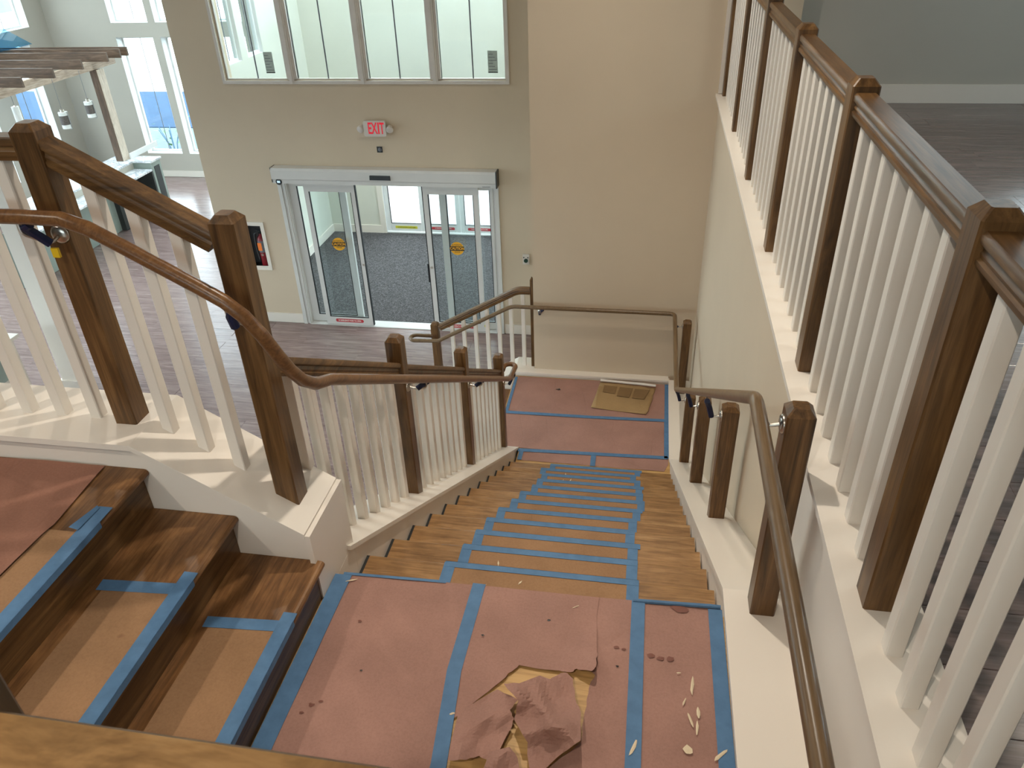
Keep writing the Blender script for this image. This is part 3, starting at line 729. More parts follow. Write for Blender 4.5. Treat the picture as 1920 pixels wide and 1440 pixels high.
# ================================================================== balustrades
NS = .039
def newel_mb(x, y, z0, h, s=NS, ch=.02):
    # square post, softened arrises, chamfered top
    e = .004; c = .017; z1 = z0+h
    def ring(k, z): return [(x-k+e, y-k, z), (x+k-e, y-k, z), (x+k, y-k+e, z), (x+k, y+k-e, z), (x+k-e, y+k, z), (x-k+e, y+k, z), (x-k, y+k-e, z), (x-k, y-k+e, z)]
    vs = ring(s, z0)+ring(s, z1-ch)+ring(s-c, z1); fs = [tuple(range(7, -1, -1))]
    for r in (0, 8):
        for j in range(8): fs.append((r+j, r+(j+1) % 8, r+8+(j+1) % 8, r+8+j))
    fs.append(tuple(range(16, 24))); return MB().add(vs, fs)
def post_sloped(mb, base_fn):
    for i, v in enumerate(mb.v):
        if i < 8: mb.v[i] = (v[0], v[1], base_fn(v[0], v[1]))
    return mb
def newel(root, x, y, base_fn, h, mat=None):
    b = base_fn(x, y); return child(post_sloped(newel_mb(x, y, b, h), base_fn), 'newel_post', mat or OAK['z'], root)
BS = .0195
def baluster(root, x, y, base_fn, top_fn):
    e = .003; mb = MB(); k = BS
    def ring(fn, d): return [(px, py, fn(px, py)+d) for px, py in ((x-k+e, y-k), (x+k-e, y-k), (x+k, y-k+e), (x+k, y+k-e), (x+k-e, y+k), (x-k+e, y+k), (x-k, y+k-e), (x-k, y-k+e))]
    mb.add(ring(base_fn, 0)+ring(top_fn, 0), [tuple(range(7, -1, -1)), tuple(range(8, 16))]+[(j, (j+1) % 8, 8+(j+1) % 8, 8+j) for j in range(8)])
    return child(mb, 'baluster', WHITE, root)
# moulded rail: rounded top, cove, lower bead (side, up)
RP = [(-.028, 0), (.028, 0), (.03, .004), (.03, .012), (.024, .016), (.026, .024), (.022, .03), (.022, .036), (.031, .042), (.032, .056), (.026, .064), (-.026, .064),
      (-.032, .056), (-.031, .042), (-.022, .036), (-.022, .03), (-.026, .024), (-.024, .016), (-.03, .012), (-.03, .004)]
def rail(root, a, b, m, drop=0):
    return child(MB().sweep([(p, q-.064) for p, q in RP], [a, b]), 'top_rail', m, root, True)
RT = 4.474
const = lambda z: (lambda x, y: z)
# 1 upper flight, far side
B1 = thing('balustrade', 'oak and white balustrade on the far side of upper flight, at left', 'balustrade', (-1.9, 1.89, zl))
BY = 1.893
newel(B1, -1.665, BY, const(zl), .975); 
newel(B1, -1.143, 1.885, lambda x, y: slz(x), 1.0)
newel(B1, -2.90, BY, const(zl), .975)
for i in range(9):
    x = -1.79-.1305*i
    if abs(x+2.90) > .05: baluster(B1, x, BY, const(zl), const(RT-.06))
rail1 = lambda x: 4.468-(x+1.627)*.562
for x in (-1.534, -1.421, -1.307): baluster(B1, x, BY, lambda x, y: slz(x), lambda x, y: rail1(x)-.072)
rail(B1, (-2.87, BY, RT), (-1.70, BY, RT), OAK['x']); rail(B1, (-4.1, BY, RT), (-2.93, BY, RT), OAK['x'])
rail(B1, (-1.63, BY, rail1(-1.63)), (-1.178, BY, rail1(-1.178)), OAK['x'])
# 2 middle flight, left side
B2 = thing('balustrade', 'oak and white balustrade down the left side of the long flight', 'balustrade', (-1.155, 3.7, Z2))
BX = -1.155; ny = [1.885, 3.105, 4.315, 5.525]
r2 = lambda x, y: nose(y)+.918
for y in ny[1:]: newel(B2, BX, y, lambda x, y: cz(y), .975)
for a, b in zip(ny, ny[1:]):
    n = 8; g = (b-a-2*NS-n*2*BS)/(n+1)
    for i in range(n):
        y = a+NS+g+BS+i*(g+2*BS)
        if y < 2.045: baluster(B2, BX+.008, y, lambda x, y: slz(x), lambda x, y: r2(x, y)-.078)
        else: baluster(B2, BX, y, lambda x, y: cz(y), lambda x, y: r2(x, y)-.078)
    rail(B2, (BX, a+NS-.004, r2(0, a+NS)), (BX, b-NS+.004, r2(0, b-NS)), OAK['y'])
# 3 lower flight, far side
B3 = thing('balustrade', 'small oak and white balustrade beside the lowest flight near sliding door', 'balustrade', (-1.6, 7.0, 0))
Y3 = 6.99
f3 = lambda x, y: .74 if x > X3 else .74-(X3-x)*.6
newel(B3, -2.13, Y3, lambda x, y: f3(x, y)-.001, .985)
top3 = lambda x: 1.648 if x > -1.235 else 1.648-(-1.235-x)*.555
for i in range(7):
    x = -1.175-.128*i; baluster(B3, x, Y3, f3, lambda x, y: top3(x)-.066)
child(post_sloped(newel_mb(-1.081, Y3, .74, 1.03, .018, .03), const(.74)), 'half_newel', OAK['z'], B3)
child(MB().sweep([(p, q-.064) for p, q in RP], smooth_path([(-1.098, Y3, top3(-1.1)), (-1.235, Y3, 1.648), (-2.092, Y3, top3(-2.092))], .1, 5)), 'top_rail', OAK['x'], B3, True)
# 4 long guard on the upper floor
B4 = thing('balustrade', 'long oak and white balustrade along the upper floor edge at right', 'balustrade', (.6, 3.6, zl))
GX = .602; gy = [1.405+1.082*k for k in range(-1, 6)]
gy[-1] = 6.855
for y in gy: newel(B4, GX, y, const(zl), .975)
for a, b in zip(gy, gy[1:]):
    n = 7; g = (b-a-2*NS-n*2*BS)/(n+1)
    for i in range(n): baluster(B4, GX, a+NS+g+BS+i*(g+2*BS), const(zl), const(RT-.062))
    rail(B4, (GX, a+NS-.002, RT), (GX, b-NS+.002, RT), OAK['y'])
# 5 foreground guard beside the camera
B5 = thing('balustrade', 'nearest oak guard rail and post at the bottom left corner', 'balustrade', (-.3, .265, zl))
newel(B5, -.505, .272, const(zl), .975)
rail(B5, (-.49, .262, RT), (.56, .262, RT), NEAR); rail(B5, (-1.4, .262, RT), (-.566, .262, RT), NEAR)
for i in range(7): baluster(B5, -.40+.13*i, .262, const(zl), const(RT-.062))

# ================================================================== handrails and their posts
def bracket(root, base, nrm, rp, tag_=False):
    # rosette at base on the post, arm reaching to the rail underside at rp, wrapped in navy tape
    b, n, r = Vector(base), Vector(nrm).normalized(), Vector(rp)
    M = n.to_track_quat('Z', 'Y').to_matrix()
    br = child(MB().lathe([(.028, 0), (.028, .003), (.024, .008), (.012, .011)], b, 18, M), 'bracket', CHROME, root, True)
    k = b+n*.045+Vector((0, 0, -.012)); mid_ = (k+r)/2+Vector((0, 0, -.008))
    pts = smooth_path([b, k, r+Vector((0, 0, -.03)), r], .025, 5)
    child(MB().tube(pts, .0055, 8), 'arm', CHROME, br, True)
    d = Vector((-n.y, n.x, 0)); 
    child(MB().tube([k+(r-k)*.02, k+(r-k)*.5, r+Vector((0, 0, -.012))+d*.018, r+Vector((0, 0, -.002))+d*.035], .0135, 8), 'tape_wrap', NAVY, br, True, label='navy tape wrapped around the bracket arm')
    if tag_: child(MB().box(k-Vector((.006, .004, .04)), k+Vector((.016, .004, -.012))), 'tag', YELLOWTAG, br)
HR = .0195
def hprof(n=14):
    return [(HR*1.0*math.cos(2*PI*i/n), HR*1.12*math.sin(2*PI*i/n)) for i in range(n)]
# left handrail
HL = thing('handrail', 'round oak handrail curving down from upper left along the left balustrade', 'handrail', (-1.1, 2.5, 3.5))
hn = lambda y: nose(y)+.836
pl = [(-3.0, 1.772, 4.285), (-1.68, 1.772, 4.285), (-1.56, 1.772, 4.282), (-1.49, 1.772, 4.258), (-1.43, 1.772, 4.225), (-1.20, 1.772, 4.092), (-1.14, 1.772, 4.055), (-1.095, 1.776, 4.01),
      (-1.062, 1.79, 3.945), (-1.043, 1.815, 3.868), (-1.034, 1.855, 3.79), (-1.03, 1.91, 3.72), (-1.03, 1.99, 3.655), (-1.03, 2.10, hn(2.1))]
pl += [(-1.03, y, hn(y)) for y in (2.6, 3.3, 4.0, 4.7, 5.1)]
ye = 5.36
pl += smooth_path([(-1.03, 5.2, hn(5.2)), (-1.03, ye, hn(ye)), (-1.03, 5.63, hn(ye)-.05)], .06, 4)
pl += [(-1.03-.05*(1-math.cos(a)), 5.63+.05*math.sin(a), hn(ye)-.05) for a in [PI*i/8 for i in range(1, 9)]]
pl += [(-1.13, 5.57, hn(ye)-.05)]
child(MB().tube(pl, HR*1.08, 14), 'rail', HANDL, HL, True)
bracket(HL, (-1.652, 1.853, 4.205), (0, -1, 0), (-1.70, 1.772, 4.266), True)
bracket(HL, (-1.143, 1.845, 3.97), (0, -1, 0), (-1.15, 1.785, 4.04))
for y in ny[1:3]: bracket(HL, (-1.115, y, cz(y)+.69), (1, 0, 0), (-1.03, y+.03, hn(y+.03)-.018))
bracket(HL, (-1.115, ny[3], cz(ny[3])+.69), (1, 0, 0), (-1.03, ny[3], hn(ye)-.07))
# right handrail, continuous to the lowest flight
HRt = thing('handrail', 'round oak handrail down the right side, turning along the far wall', 'handrail', (.34, 3.5, 2.5))
hx = .34
pr_ = [(hx, .3, 3.765), (hx, 1.80, 3.765)]
hr_ = lambda y: nose(y)+.86
pr_ = smooth_path([(hx, .3, 3.765), (hx, 1.90, 3.765), (hx, 5.47, 1.51), (hx, 6.842, 1.505), (-1.27, 6.842, 1.505), (-2.03, 6.842, 1.08), (-2.06, 6.842, 1.06), (-2.36, 6.842, 1.05)], .055, 6)
pr_ = pr_[:-1]+[(-2.32-.06*math.sin(a), 6.842+.06*(1-math.cos(a)), 1.05) for a in [PI*i/8 for i in range(0, 9)]]+[(-2.15, 6.962, 1.05)]
child(MB().tube(pr_, HR*1.05, 14), 'rail', HAND, HRt, True)
PX = .455
posts = [('farthest oak handrail post, standing in the corner of the lower landing', 6.64, .746), ('fourth oak handrail post down, at the foot of the sloping right ledge', 5.394, None),
         ('third oak handrail post down, halfway along the sloping right ledge', 4.286, None), ('second oak handrail post down on the sloping right ledge', 3.139, None), ('nearest oak handrail post at the top of the right ledge', 1.862, 2.975)]
rl = lambda y: 2.975 if y < bz else max(.746, 2.975-(y-bz)*(2.975-.746)/(5.527-bz))
for lab, y, b in posts:
    t = thing('handrail_post', lab, 'post', (PX, y, rl(y)), 'short oak posts on the right ledge')
    hp = .80 if b else .70
    child(post_sloped(newel_mb(PX, y, rl(y), hp), lambda x, y: rl(y)), 'shaft', OAK['z'], t)
    zr = 3.765 if y < 1.9 else (1.505 if y > 5.47 else hr_(y)-.01)
    bracket(HRt, (PX-NS, y, rl(y)+hp-.065), (-1, 0, 0), (hx, y+.01, zr-.02))
bracket(HRt, (-.99, YF, 1.42), (0, -1, 0), (-.98, 6.842, 1.485))

# ================================================================== paper, board and tape on the stairs
def strip(root, pts, w, m=TAPE, name='tape_strip', z=.0015, label=None):
    # flat tape of width w along a polyline of world points on horizontal ground
    pts = [Vector(p) for p in pts]; mb = MB(); L = []; R = []
    for i, p in enumerate(pts):
        d = (pts[min(i+1, len(pts)-1)]-pts[max(i-1, 0)]); d.z = 0; d.normalize(); s = Vector((-d.y, d.x, 0))*w/2
        L.append(p+s); R.append(p-s)
    n = len(pts); t = Vector((0, 0, .0008)); vs = [v+Vector((0, 0, z)) for v in L+R]+[v+Vector((0, 0, z))+t for v in L+R]; fs = []
    for i in range(n-1): fs += [(i, i+1, n+i+1, n+i), (2*n+i, 3*n+i, 3*n+i+1, 2*n+i+1), (i, 2*n+i, 2*n+i+1, i+1), (n+i, n+i+1, 3*n+i+1, 3*n+i)]
    fs += [(0, n, 3*n, 2*n), (n-1, 3*n-1, 4*n-1, 2*n-1)]
    mb.add(vs, fs); return child(mb, name, m, root, False, label)
def jag(pts, a=.004, n=6):
    out = []
    for p, q in zip(pts, pts[1:]):
        for i in range(n):
            t = i/n; k = 0 if i == 0 else 1
            out.append((p[0]+(q[0]-p[0])*t+random.uniform(-a, a)*k, p[1]+(q[1]-p[1])*t+random.uniform(-a, a)*k))
    out.append(pts[-1]); return out
zp = Z1+.0035
PA = thing('floor_paper', 'large smooth pink paper sheet on the mid landing, left of tape', 'paper', (-.75, 1.1, Z1))
sheet([(-1.03, .40), (-.497, .40), (-.497, 1.876), (-1.02, 1.86)], lambda x, y: zp+.001+wob(x, y, .0016, 11, 1), PINK, 'paper_sheet', PA, .035)
strip(PA, [(-1.0, .40, zp), (-1.0, 1.2, zp+.0), (-.998, 1.855, zp)], .062, z=.005, label='blue tape along the riser')
PB = thing('floor_paper', 'torn pink paper sheet in the middle of mid landing with ragged hole', 'paper', (-.3, 1.5, Z1))
tear = [(-.427, 1.404), (-.347, 1.506), (-.331, 1.533), (-.307, 1.564), (-.194, 1.561), (-.141, 1.561), (-.126, 1.576), (-.078, 1.574), (-.066, 1.593), (-.067, 1.649)]
def zB(x, y):
    d = math.hypot(x+.066, y-1.585); c = max(0, 1-d/.13); z = zp+.005+wob(x, y, .0022, 12, 2)+.038*c*c+.005*max(0, 1-math.hypot(x+.1, y-1.68)/.22)*tri(11*(.75*x-.66*y))+.0025*tri(5*(.4*x+.9*y))*max(0, 1-abs(x+.3)/.2)
    d2 = max(0, 1-abs(y-1.575)/.10)*max(0, (x+.30)/.24) if x > -.30 else 0
    z += .010*d2
    q = (EYE-z)/(EYE-zp); return (x*q, y*q, z)
sheet([(-.49, 1.34), (-.44, 1.372)]+jag(tear, .003, 4)+[(-.079, 1.80), (-.076, 1.878), (-.49, 1.877)], zB, PINK, 'paper_sheet', PB, .02)
strip(PB, [(-.478, .40, zp), (-.478, 1.2, zp), (-.506, 1.51, zp), (-.5, 1.878, zp)], .046, z=.0055, label='blue tape seam, crooked')
PC = thing('floor_paper', 'narrow pink paper strip right of the torn hole', 'paper', (0, 1.1, Z1))
sheet([(-.19, .40), (.06, .40), (.06, 1.879), (-.11, 1.878), (-.11, 1.60)]+jag([(-.066, 1.56), (-.078, 1.533), (-.085, 1.47), (-.088, 1.40), (-.09, 1.33), (-.17, 1.24)], .003, 3)[0:], lambda x, y: zp+wob(x, y, .001, 10, 3)+.001, PINK, 'paper_sheet', PC, .03)
strip(PC, [(.060, .40, zp), (.060, 1.3, zp), (.058, 1.878, zp)], .045, z=.0045, label='blue tape seam right of the hole')
PD = thing('floor_paper', 'spattered pink paper strip at right edge of the mid landing', 'paper', (.2, 1.1, Z1))
sheet([(.06, .40), (.335, .40), (.335, 1.88), (.06, 1.879)], lambda x, y: zp+.001+wob(x, y, .0012, 10, 4), PINK, 'paper_sheet', PD, .035)
strip(PD, [(.317, .40, zp), (.318, 1.3, zp), (.314, 1.874, zp)], .046, z=.005, label='blue tape at the right edge')
eb = MB(); 
eb.tube([(.04, 1.876, Z1+.008), (.2, 1.88, Z1+.010), (.30, 1.882, Z1+.013), (.332, 1.882, Z1+.012)], .0075, 8); child(eb, 'rolled_tape', TAPE, PD, True, label='rolled blue tape on the nosing')
strip(PA, [(-.62, 1.872, zp), (-1.0, 1.862, zp)], .012, z=.004)
for (x, y, l, a, w) in ((.23, 1.56, .07, 1.5, .010), (.205, 1.50, .03, 1.2, .006), (.245, 1.47, .04, 1.6, .012), (.222, 1.44, .05, 1.9, .008), (.240, 1.42, .05, 1.5, .008), (.212, 1.345, .03, .3, .03), (.30, 1.34, .06, .8, .012), (.19, 1.60, .015, .2, .006),
                        (.06, 1.33, .06, 1.2, .012), (-.477, 1.36, .022, .5, .008), (-.15, 1.82, .03, .6, .004), (-.96, 1.83, .05, .4, .006)):
    mb = MB(); dx, dy = math.cos(a)*l/2, math.sin(a)*l/2; n = 9
    vs = [(x, y, zp+.0095)]; 
    for i in range(n):
        t = 2*PI*i/n; rx = math.cos(t)*l/2*random.uniform(.7, 1.1); ry = math.sin(t)*w/2*random.uniform(.7, 1.2)
        vs.append((x+rx*math.cos(a)-ry*math.sin(a), y+rx*math.sin(a)+ry*math.cos(a), zp+.0078))
    mb.add(vs, [(0, i+1, (i+1) % n+1) for i in range(n)]); child(mb, 'compound_splash', SPATTER, PD)
STAIN = plain('brown_drip_stain', srgb(118, 74, 62), .7)
for (x, y, r, m, nm, h) in ((-.443, 1.655, .006, DARK, 'pin_hole', .0115), (-.235, 1.747, .006, DARK, 'pin_hole', .0115), (.0, 1.60, .005, DARK, 'pin_hole', .006), (-.87, 1.66, .007, STAIN, 'speck', .006), (-.80, 1.47, .005, DARK, 'speck', .006),
        (-.005, 1.672, .009, STAIN, 'stain', .006), (.018, 1.668, .007, STAIN, 'stain', .006), (.105, 1.655, .013, STAIN, 'stain', .006), (.135, 1.65, .012, STAIN, 'stain', .006), (.165, 1.652, .014, STAIN, 'stain', .006), (.20, 1.86, .03, STAIN, 'stain', .006),
        (-.93, 1.30, .008, STAIN, 'stain', .006), (-.91, 1.33, .010, STAIN, 'stain', .006), (-.885, 1.345, .007, STAIN, 'stain', .006)):
    n = 9; vs = [(x+r*math.cos(2*PI*i/n)*random.uniform(.7, 1.3), y+r*.6*math.sin(2*PI*i/n)*random.uniform(.7, 1.3), zp+h-.0012) for i in range(n)]+[(x, y, zp+h)]
    child(MB().add(vs, [(i, (i+1) % n, n) for i in range(n)]), nm, m, PB if h > .01 else (PC if -.06 < x < .06 else (PD if x > .06 else PA)))
# crumpled torn flaps
def flap(poly, hf, name, lab, ph):
    def zf(x, y):
        z = zp+.008+hf(x, y); q = (EYE-z)/(EYE-zp); return (x*q, y*q, z)
    o = sheet(poly, zf, PINK, name, None, .011, 0, None, True)
    return tag(o, lab, 'paper')
def ridge(x, y, a, b, c, w): 
    return max(0, 1-abs(a*x+b*y-c)/w)
f1 = [(-.461, 1.383), (-.427, 1.404), (-.359, 1.467), (-.29, 1.44), (-.309, 1.402), (-.292, 1.376), (-.296, 1.342), (-.317, 1.27), (-.346, 1.237), (-.372, 1.245), (-.405, 1.228), (-.457, 1.219)]
def h1(x, y):
    z = .006+.045*max(0, (x+.38)/.09)**2*max(0, (y-1.33)/.11) + .02*ridge(x, y, .75, -.66, -1.18, .05)+.055*max(0, (1.30-y)/.08)*max(0, 1-abs(x+.43)/.06)
    return min(.075, z)+.012*tri(7.5*(.8*x+.6*y))+.009*tri(9*(-.35*x+.94*y)+.3)+.004*tri(19*(x-.3*y))
flap(jag(f1+[f1[0]], .0025, 3)[:-1], h1, 'torn_paper', 'torn pink paper piece at left of the ragged hole, curled at its corner', 1)
f2 = [(-.344, 1.49), (-.296, 1.498), (-.236, 1.535), (-.203, 1.527), (-.179, 1.547), (-.157, 1.558), (-.134, 1.54), (-.12, 1.472), (-.098, 1.425), (-.09, 1.335), (-.14, 1.286), (-.178, 1.237), (-.221, 1.20), (-.241, 1.306), (-.292, 1.373), (-.289, 1.437)]
def h2(x, y):
    z = .012+.03*ridge(x, y, .6, .8, 1.0, .05)+.028*ridge(x, y, -.35, .94, 1.34, .045)+.05*max(0, (x+.17)/.08)*max(0, 1-abs(y-1.33)/.10)
    z += .04*max(0, (-.25-x)/.05)*max(0, 1-abs(y-1.42)/.08)+.012*ridge(x, y, .9, .43, .43, .03)
    return min(.085, z)+.014*tri(6.5*(.85*x+.53*y)+.2)+.013*tri(7*(-.5*x+.86*y)+.1)+.005*tri(17*(x+.4*y))
flap(jag(f2+[f2[0]], .0025, 3)[:-1], h2, 'torn_paper', 'large crumpled pink paper piece lying over the ragged hole', 2)
f3_ = [(-.345, 1.262), (-.290, 1.285), (-.262, 1.255), (-.24, 1.17), (-.36, 1.15)]
flap(jag(f3_+[f3_[0]], .002, 3)[:-1], lambda x, y: .02+.03*ridge(x, y, .8, -.6, -1.0, .05)+.01*tri(12*(x+.4*y)), 'torn_paper', 'small torn pink paper scrap at the bottom of ragged hole', 3)
# treads of the middle flight: brown board with blue tape
tl_ = [-.68, -.68, -.69, -.70, -.695, -.672, -.667, -.632, -.637, -.642, -.69, -.647]
tr_ = [.040, .036, .038, .024, .036, .057, .085, .078, .075, .065, .032, .068]
ordn = ['first', 'second', 'third', 'fourth', 'fifth', 'sixth', 'seventh', 'eighth', 'ninth', 'tenth', 'eleventh', 'twelfth']
for i in range(1, 13):
    z = Z1-i*RISE; e = Y0+i*RUN; b = e-RUN; a0, a1 = tl_[i-1], tr_[i-1]
    t = thing('tread_cover', 'taped brown board on %s tread down from the mid landing' % ordn[i-1], 'floor cover', ((a0+a1)/2, (b+e)/2, z), 'taped brown boards on the long flight')
    child(MB().box((a0, b-.02, z+.0006), (a1, e-.012, z+.0022)), 'board', BOARD, t)
    strip(t, [(a0, b-.015, z), (a0, e-.004, z)], .046, z=.003)
    strip(t, [(a1, b-.015, z), (a1, e-.004, z)], .046, z=.003)
    mb = MB(); w = .032 if i > 1 else .028
    mb.box((a0-.02, e-w, z+.0034), (a1+.022+.012*(i % 3 == 0), e+.0012, z+.0044)).box((a0-.02, e+.0002, z-.022), (a1+.022, e+.0014, z+.0044))
    child(mb, 'nosing_tape', TAPE, t)
    for q in range({1: 4, 2: 2, 10: 5, 11: 2}.get(i, 0)):
        x = random.uniform(a0+.1, a1-.1); y = e-random.uniform(.06, .15); l = random.uniform(.02, .05); an = random.uniform(.6, 2.4)
        dx, dy = math.cos(an)*l/2, math.sin(an)*l/2; s = Vector((-dy, dx, 0)).normalized()*.004
        mb = MB().add([(x-dx, y-dy, z+.0042), (x+s.x, y+s.y, z+.0042), (x+dx, y+dy, z+.0042), (x-s.x, y-s.y, z+.0042), (x, y, z+.0056)], [(0, 3, 4), (3, 2, 4), (2, 1, 4), (1, 0, 4)])
        child(mb, 'compound_splash', SPATTER, t)
# upper flight covers
for i, (yt, ytn, lab) in enumerate(((1.46, 1.525, 'taped brown board on the lowest step of upper flight'), (1.415, 1.495, 'taped brown board on the middle step of upper flight'))):
    z = Z1+(i+1)*RISE; e = S0-i*RUN; b = e-RUN
    t = thing('tread_cover', lab, 'floor cover', (e-.13, .9, z))
    child(MB().box((b+.02, YA+.01, z+.0006), (e-.012, yt, z+.0024)), 'board', BOARD, t)
    strip(t, [(b+.0, yt-.005, z), (e-.02, yt+.012, z)], .042, z=.0032)
    child(MB().box((e-.044, YA+.01, z+.0036), (e+.0012, ytn, z+.0048)).box((e+.0002, YA+.01, z-.018), (e+.0016, ytn-.03, z+.0048)), 'nosing_tape', TAPE, t)
t = thing('floor_paper', 'pink paper sheet on the top level at far left edge', 'paper', (-2.4, 1.1, Z0))
sheet([(-3.2, YA), (-1.712, YA), (-1.70, 1.25), (-1.692, 1.475), (-1.71, 1.752), (-3.2, 1.752)], lambda x, y: Z0+.0045+wob(x, y, .002, 9, 5)+.006*max(0, 1-abs(x+1.70)/.03)*(1 if y < 1.45 else 0), PINKD, 'paper_sheet', t, .04)
t = thing('tread_cover', 'taped brown board along the top nosing at far left', 'floor cover', (-1.64, .9, Z0))
child(MB().box((-1.712, YA, Z0+.0006), (-1.575, 1.452, Z0+.002)), 'board', BOARD, t)
child(MB().box((-1.606, YA, Z0+.0026), (S0-2*RUN+.001, 1.565, Z0+.004)).box((S0-2*RUN+.0002, YA, Z0-.018), (S0-2*RUN+.0016, 1.5, Z0+.004)), 'nosing_tape', TAPE, t)
sheet([(-1.622, 1.45), (-1.60, 1.455), (-1.597, 1.555), (-1.606, 1.56)], lambda x, y: Z0+.006+.012*max(0, (-1.597-x)/.02), TAPE, 'peeled_tape', t, .01, 0, 'peeling end of blue tape')
# lower landing paper
z2 = Z2+.0035
t = thing('floor_paper', 'pink paper sheet at the back of lower landing under the cardboard', 'paper', (-.45, 6.5, Z2))
sheet([(-1.23, 6.165), (.335, 6.195), (.335, 6.842), (-1.215, 6.83)], lambda x, y: z2+.001+wob(x, y, .0016, 8, 1), PINK, 'paper_sheet', t, .06)
strip(t, [(-1.232, 6.17, z2), (-1.236, 6.815, z2)], .03, z=.004); strip(t, [(.322, 6.17, z2), (.325, 6.84, z2)], .044, z=.004)
child(MB().add([(-.80, 6.62, z2+.006), (-.77, 6.60, z2+.012), (-.745, 6.612, z2+.005), (-.775, 6.63, z2+.005), (-.76, 6.645, z2+.004)], [(0, 1, 3), (1, 2, 4, 3)]), 'dark_scrap', DARK, t)
t = thing('floor_paper', 'pink paper sheet across the middle of lower landing', 'paper', (-.45, 5.9, Z2))
sheet([(-1.235, 5.60), (.335, 5.60), (.335, 6.195), (-1.23, 6.165)], lambda x, y: z2+wob(x, y, .0012, 8, 2), PINK, 'paper_sheet', t, .06)
strip(t, [(-1.235, 6.155, z2), (-.4, 6.165, z2), (.335, 6.192, z2)], .045, z=.0045); strip(t, [(.322, 5.60, z2), (.322, 6.17, z2)], .048, z=.004)
t = thing('floor_paper', 'short pink paper strip at the foot of the long flight', 'paper', (-.4, 5.45, Z2))
sheet([(-1.0, 5.42), (.30, 5.415), (.335, 5.52), (.335, 5.60), (-1.0, 5.57)], lambda x, y: z2+wob(x, y, .001, 8, 3)-.0, PINK, 'paper_sheet', t, .06)
strip(t, [(-1.02, 5.563, z2), (.33, 5.61, z2)], .045, z=.004); strip(t, [(-.325, 5.41, z2), (-.328, 5.60, z2)], .045, z=.0035); strip(t, [(-.985, 5.42, z2), (-.985, 5.57, z2)], .04, z=.0035)
# cardboard piece
cb = thing('cardboard_sheet', 'torn flat cardboard piece lying on the lower landing', 'cardboard', (-.1, 6.5, Z2))
cp = [(-.354, 6.80), (.212, 6.755), (.205, 6.70), (.184, 6.593), (.186, 6.56), (.172, 6.48), (.149, 6.37), (.152, 6.34), (.122, 6.262), (-.412, 6.323)]
sheet(cp, lambda x, y: z2+.008+.004*max(0, (x+.1))+.003*math.sin(9*x)*math.cos(7*y), CARDB, 'panel', cb, .05, .004)
for a in ([(-.308, 6.734), (-.175, 6.718), (-.193, 6.582), (-.318, 6.605)], [(-.15, 6.716), (-.016, 6.704), (-.05, 6.53), (-.172, 6.548)], [(.004, 6.70), (.15, 6.69), (.10, 6.515), (-.02, 6.525)]):
    mb = MB(); q = [Vector((x, y, z2+.0185+.004*max(0, x+.1))) for x, y in a]; mb.add(q+[v+Vector((0, 0, .0015)) for v in q], [(3, 2, 1, 0), (4, 5, 6, 7), (0, 1, 5, 4), (1, 2, 6, 5), (2, 3, 7, 6), (3, 0, 4, 7)])
    child(mb, 'crushed_patch', CARDD, cb, label='darker crushed rectangle')
ft = MB().tube([(-.352, 6.81, z2+.028), (-.1, 6.79, z2+.029), (.06, 6.778, z2+.030), (.212, 6.762, z2+.031)], .013, 10)
child(ft, 'folded_edge', FOAM, cb, True, label='whitish folded top edge')

# ================================================================== lobby
def desk():
    t = thing('reception_desk', 'sage reception desk with stepped white stone counters in the lobby', 'desk', (-9.4, 12.2, 0))
    child(MB().box((-9.36, 12.89, 0), (-9.06, 13.18, 1.039)), 'end_panel', SAGE, t)
    child(MB().box((-9.0599, 12.95, .12), (-9.054, 13.12, .95)), 'recessed_panel', CHAR, t)  # flat dark slab, the shade of a recess put into its colour
    child(MB().box((-9.95, 12.89, 0), (-9.361, 13.18, 1.039)), 'rear_panel', SAGE, t)
    child(MB().box((-9.95, 12.86, 1.04), (-9.03, 13.20, 1.07)), 'raised_counter', STONE, t)
    child(MB().box((-9.95, 9.6, 1.04), (-9.40, 12.859, 1.07)), 'raised_counter', STONE, t)
    child(MB().box((-9.43, 9.6, .931), (-9.41, 12.859, 1.039)), 'riser_board', WALLG, t)
    child(MB().box((-9.43, 9.6, .90), (-9.04, 12.85, .93)), 'low_counter', STONE, t)
    child(MB().box((-9.50, 12.15, 0), (-9.40, 12.85, .899)), 'knee_space_shade', CHAR, t)  # dark panels here stand in for the shade under the counter
    child(MB().box((-9.399, 12.845, 0), (-9.06, 12.885, .899)), 'knee_side_shade', CHAR, t)
    child(MB().box((-9.62, 9.65, 0), (-9.50, 12.149, .899)), 'modesty_panel', SAGE, t)
    child(MB().box((-9.90, 9.6, 0), (-9.63, 9.63, 1.039)), 'side_panel', SAGE, t)
    child(MB().box((-9.53, 13.0, 1.0705), (-9.51, 13.9, 1.17)), 'splash_guard', PVC, t)
desk()
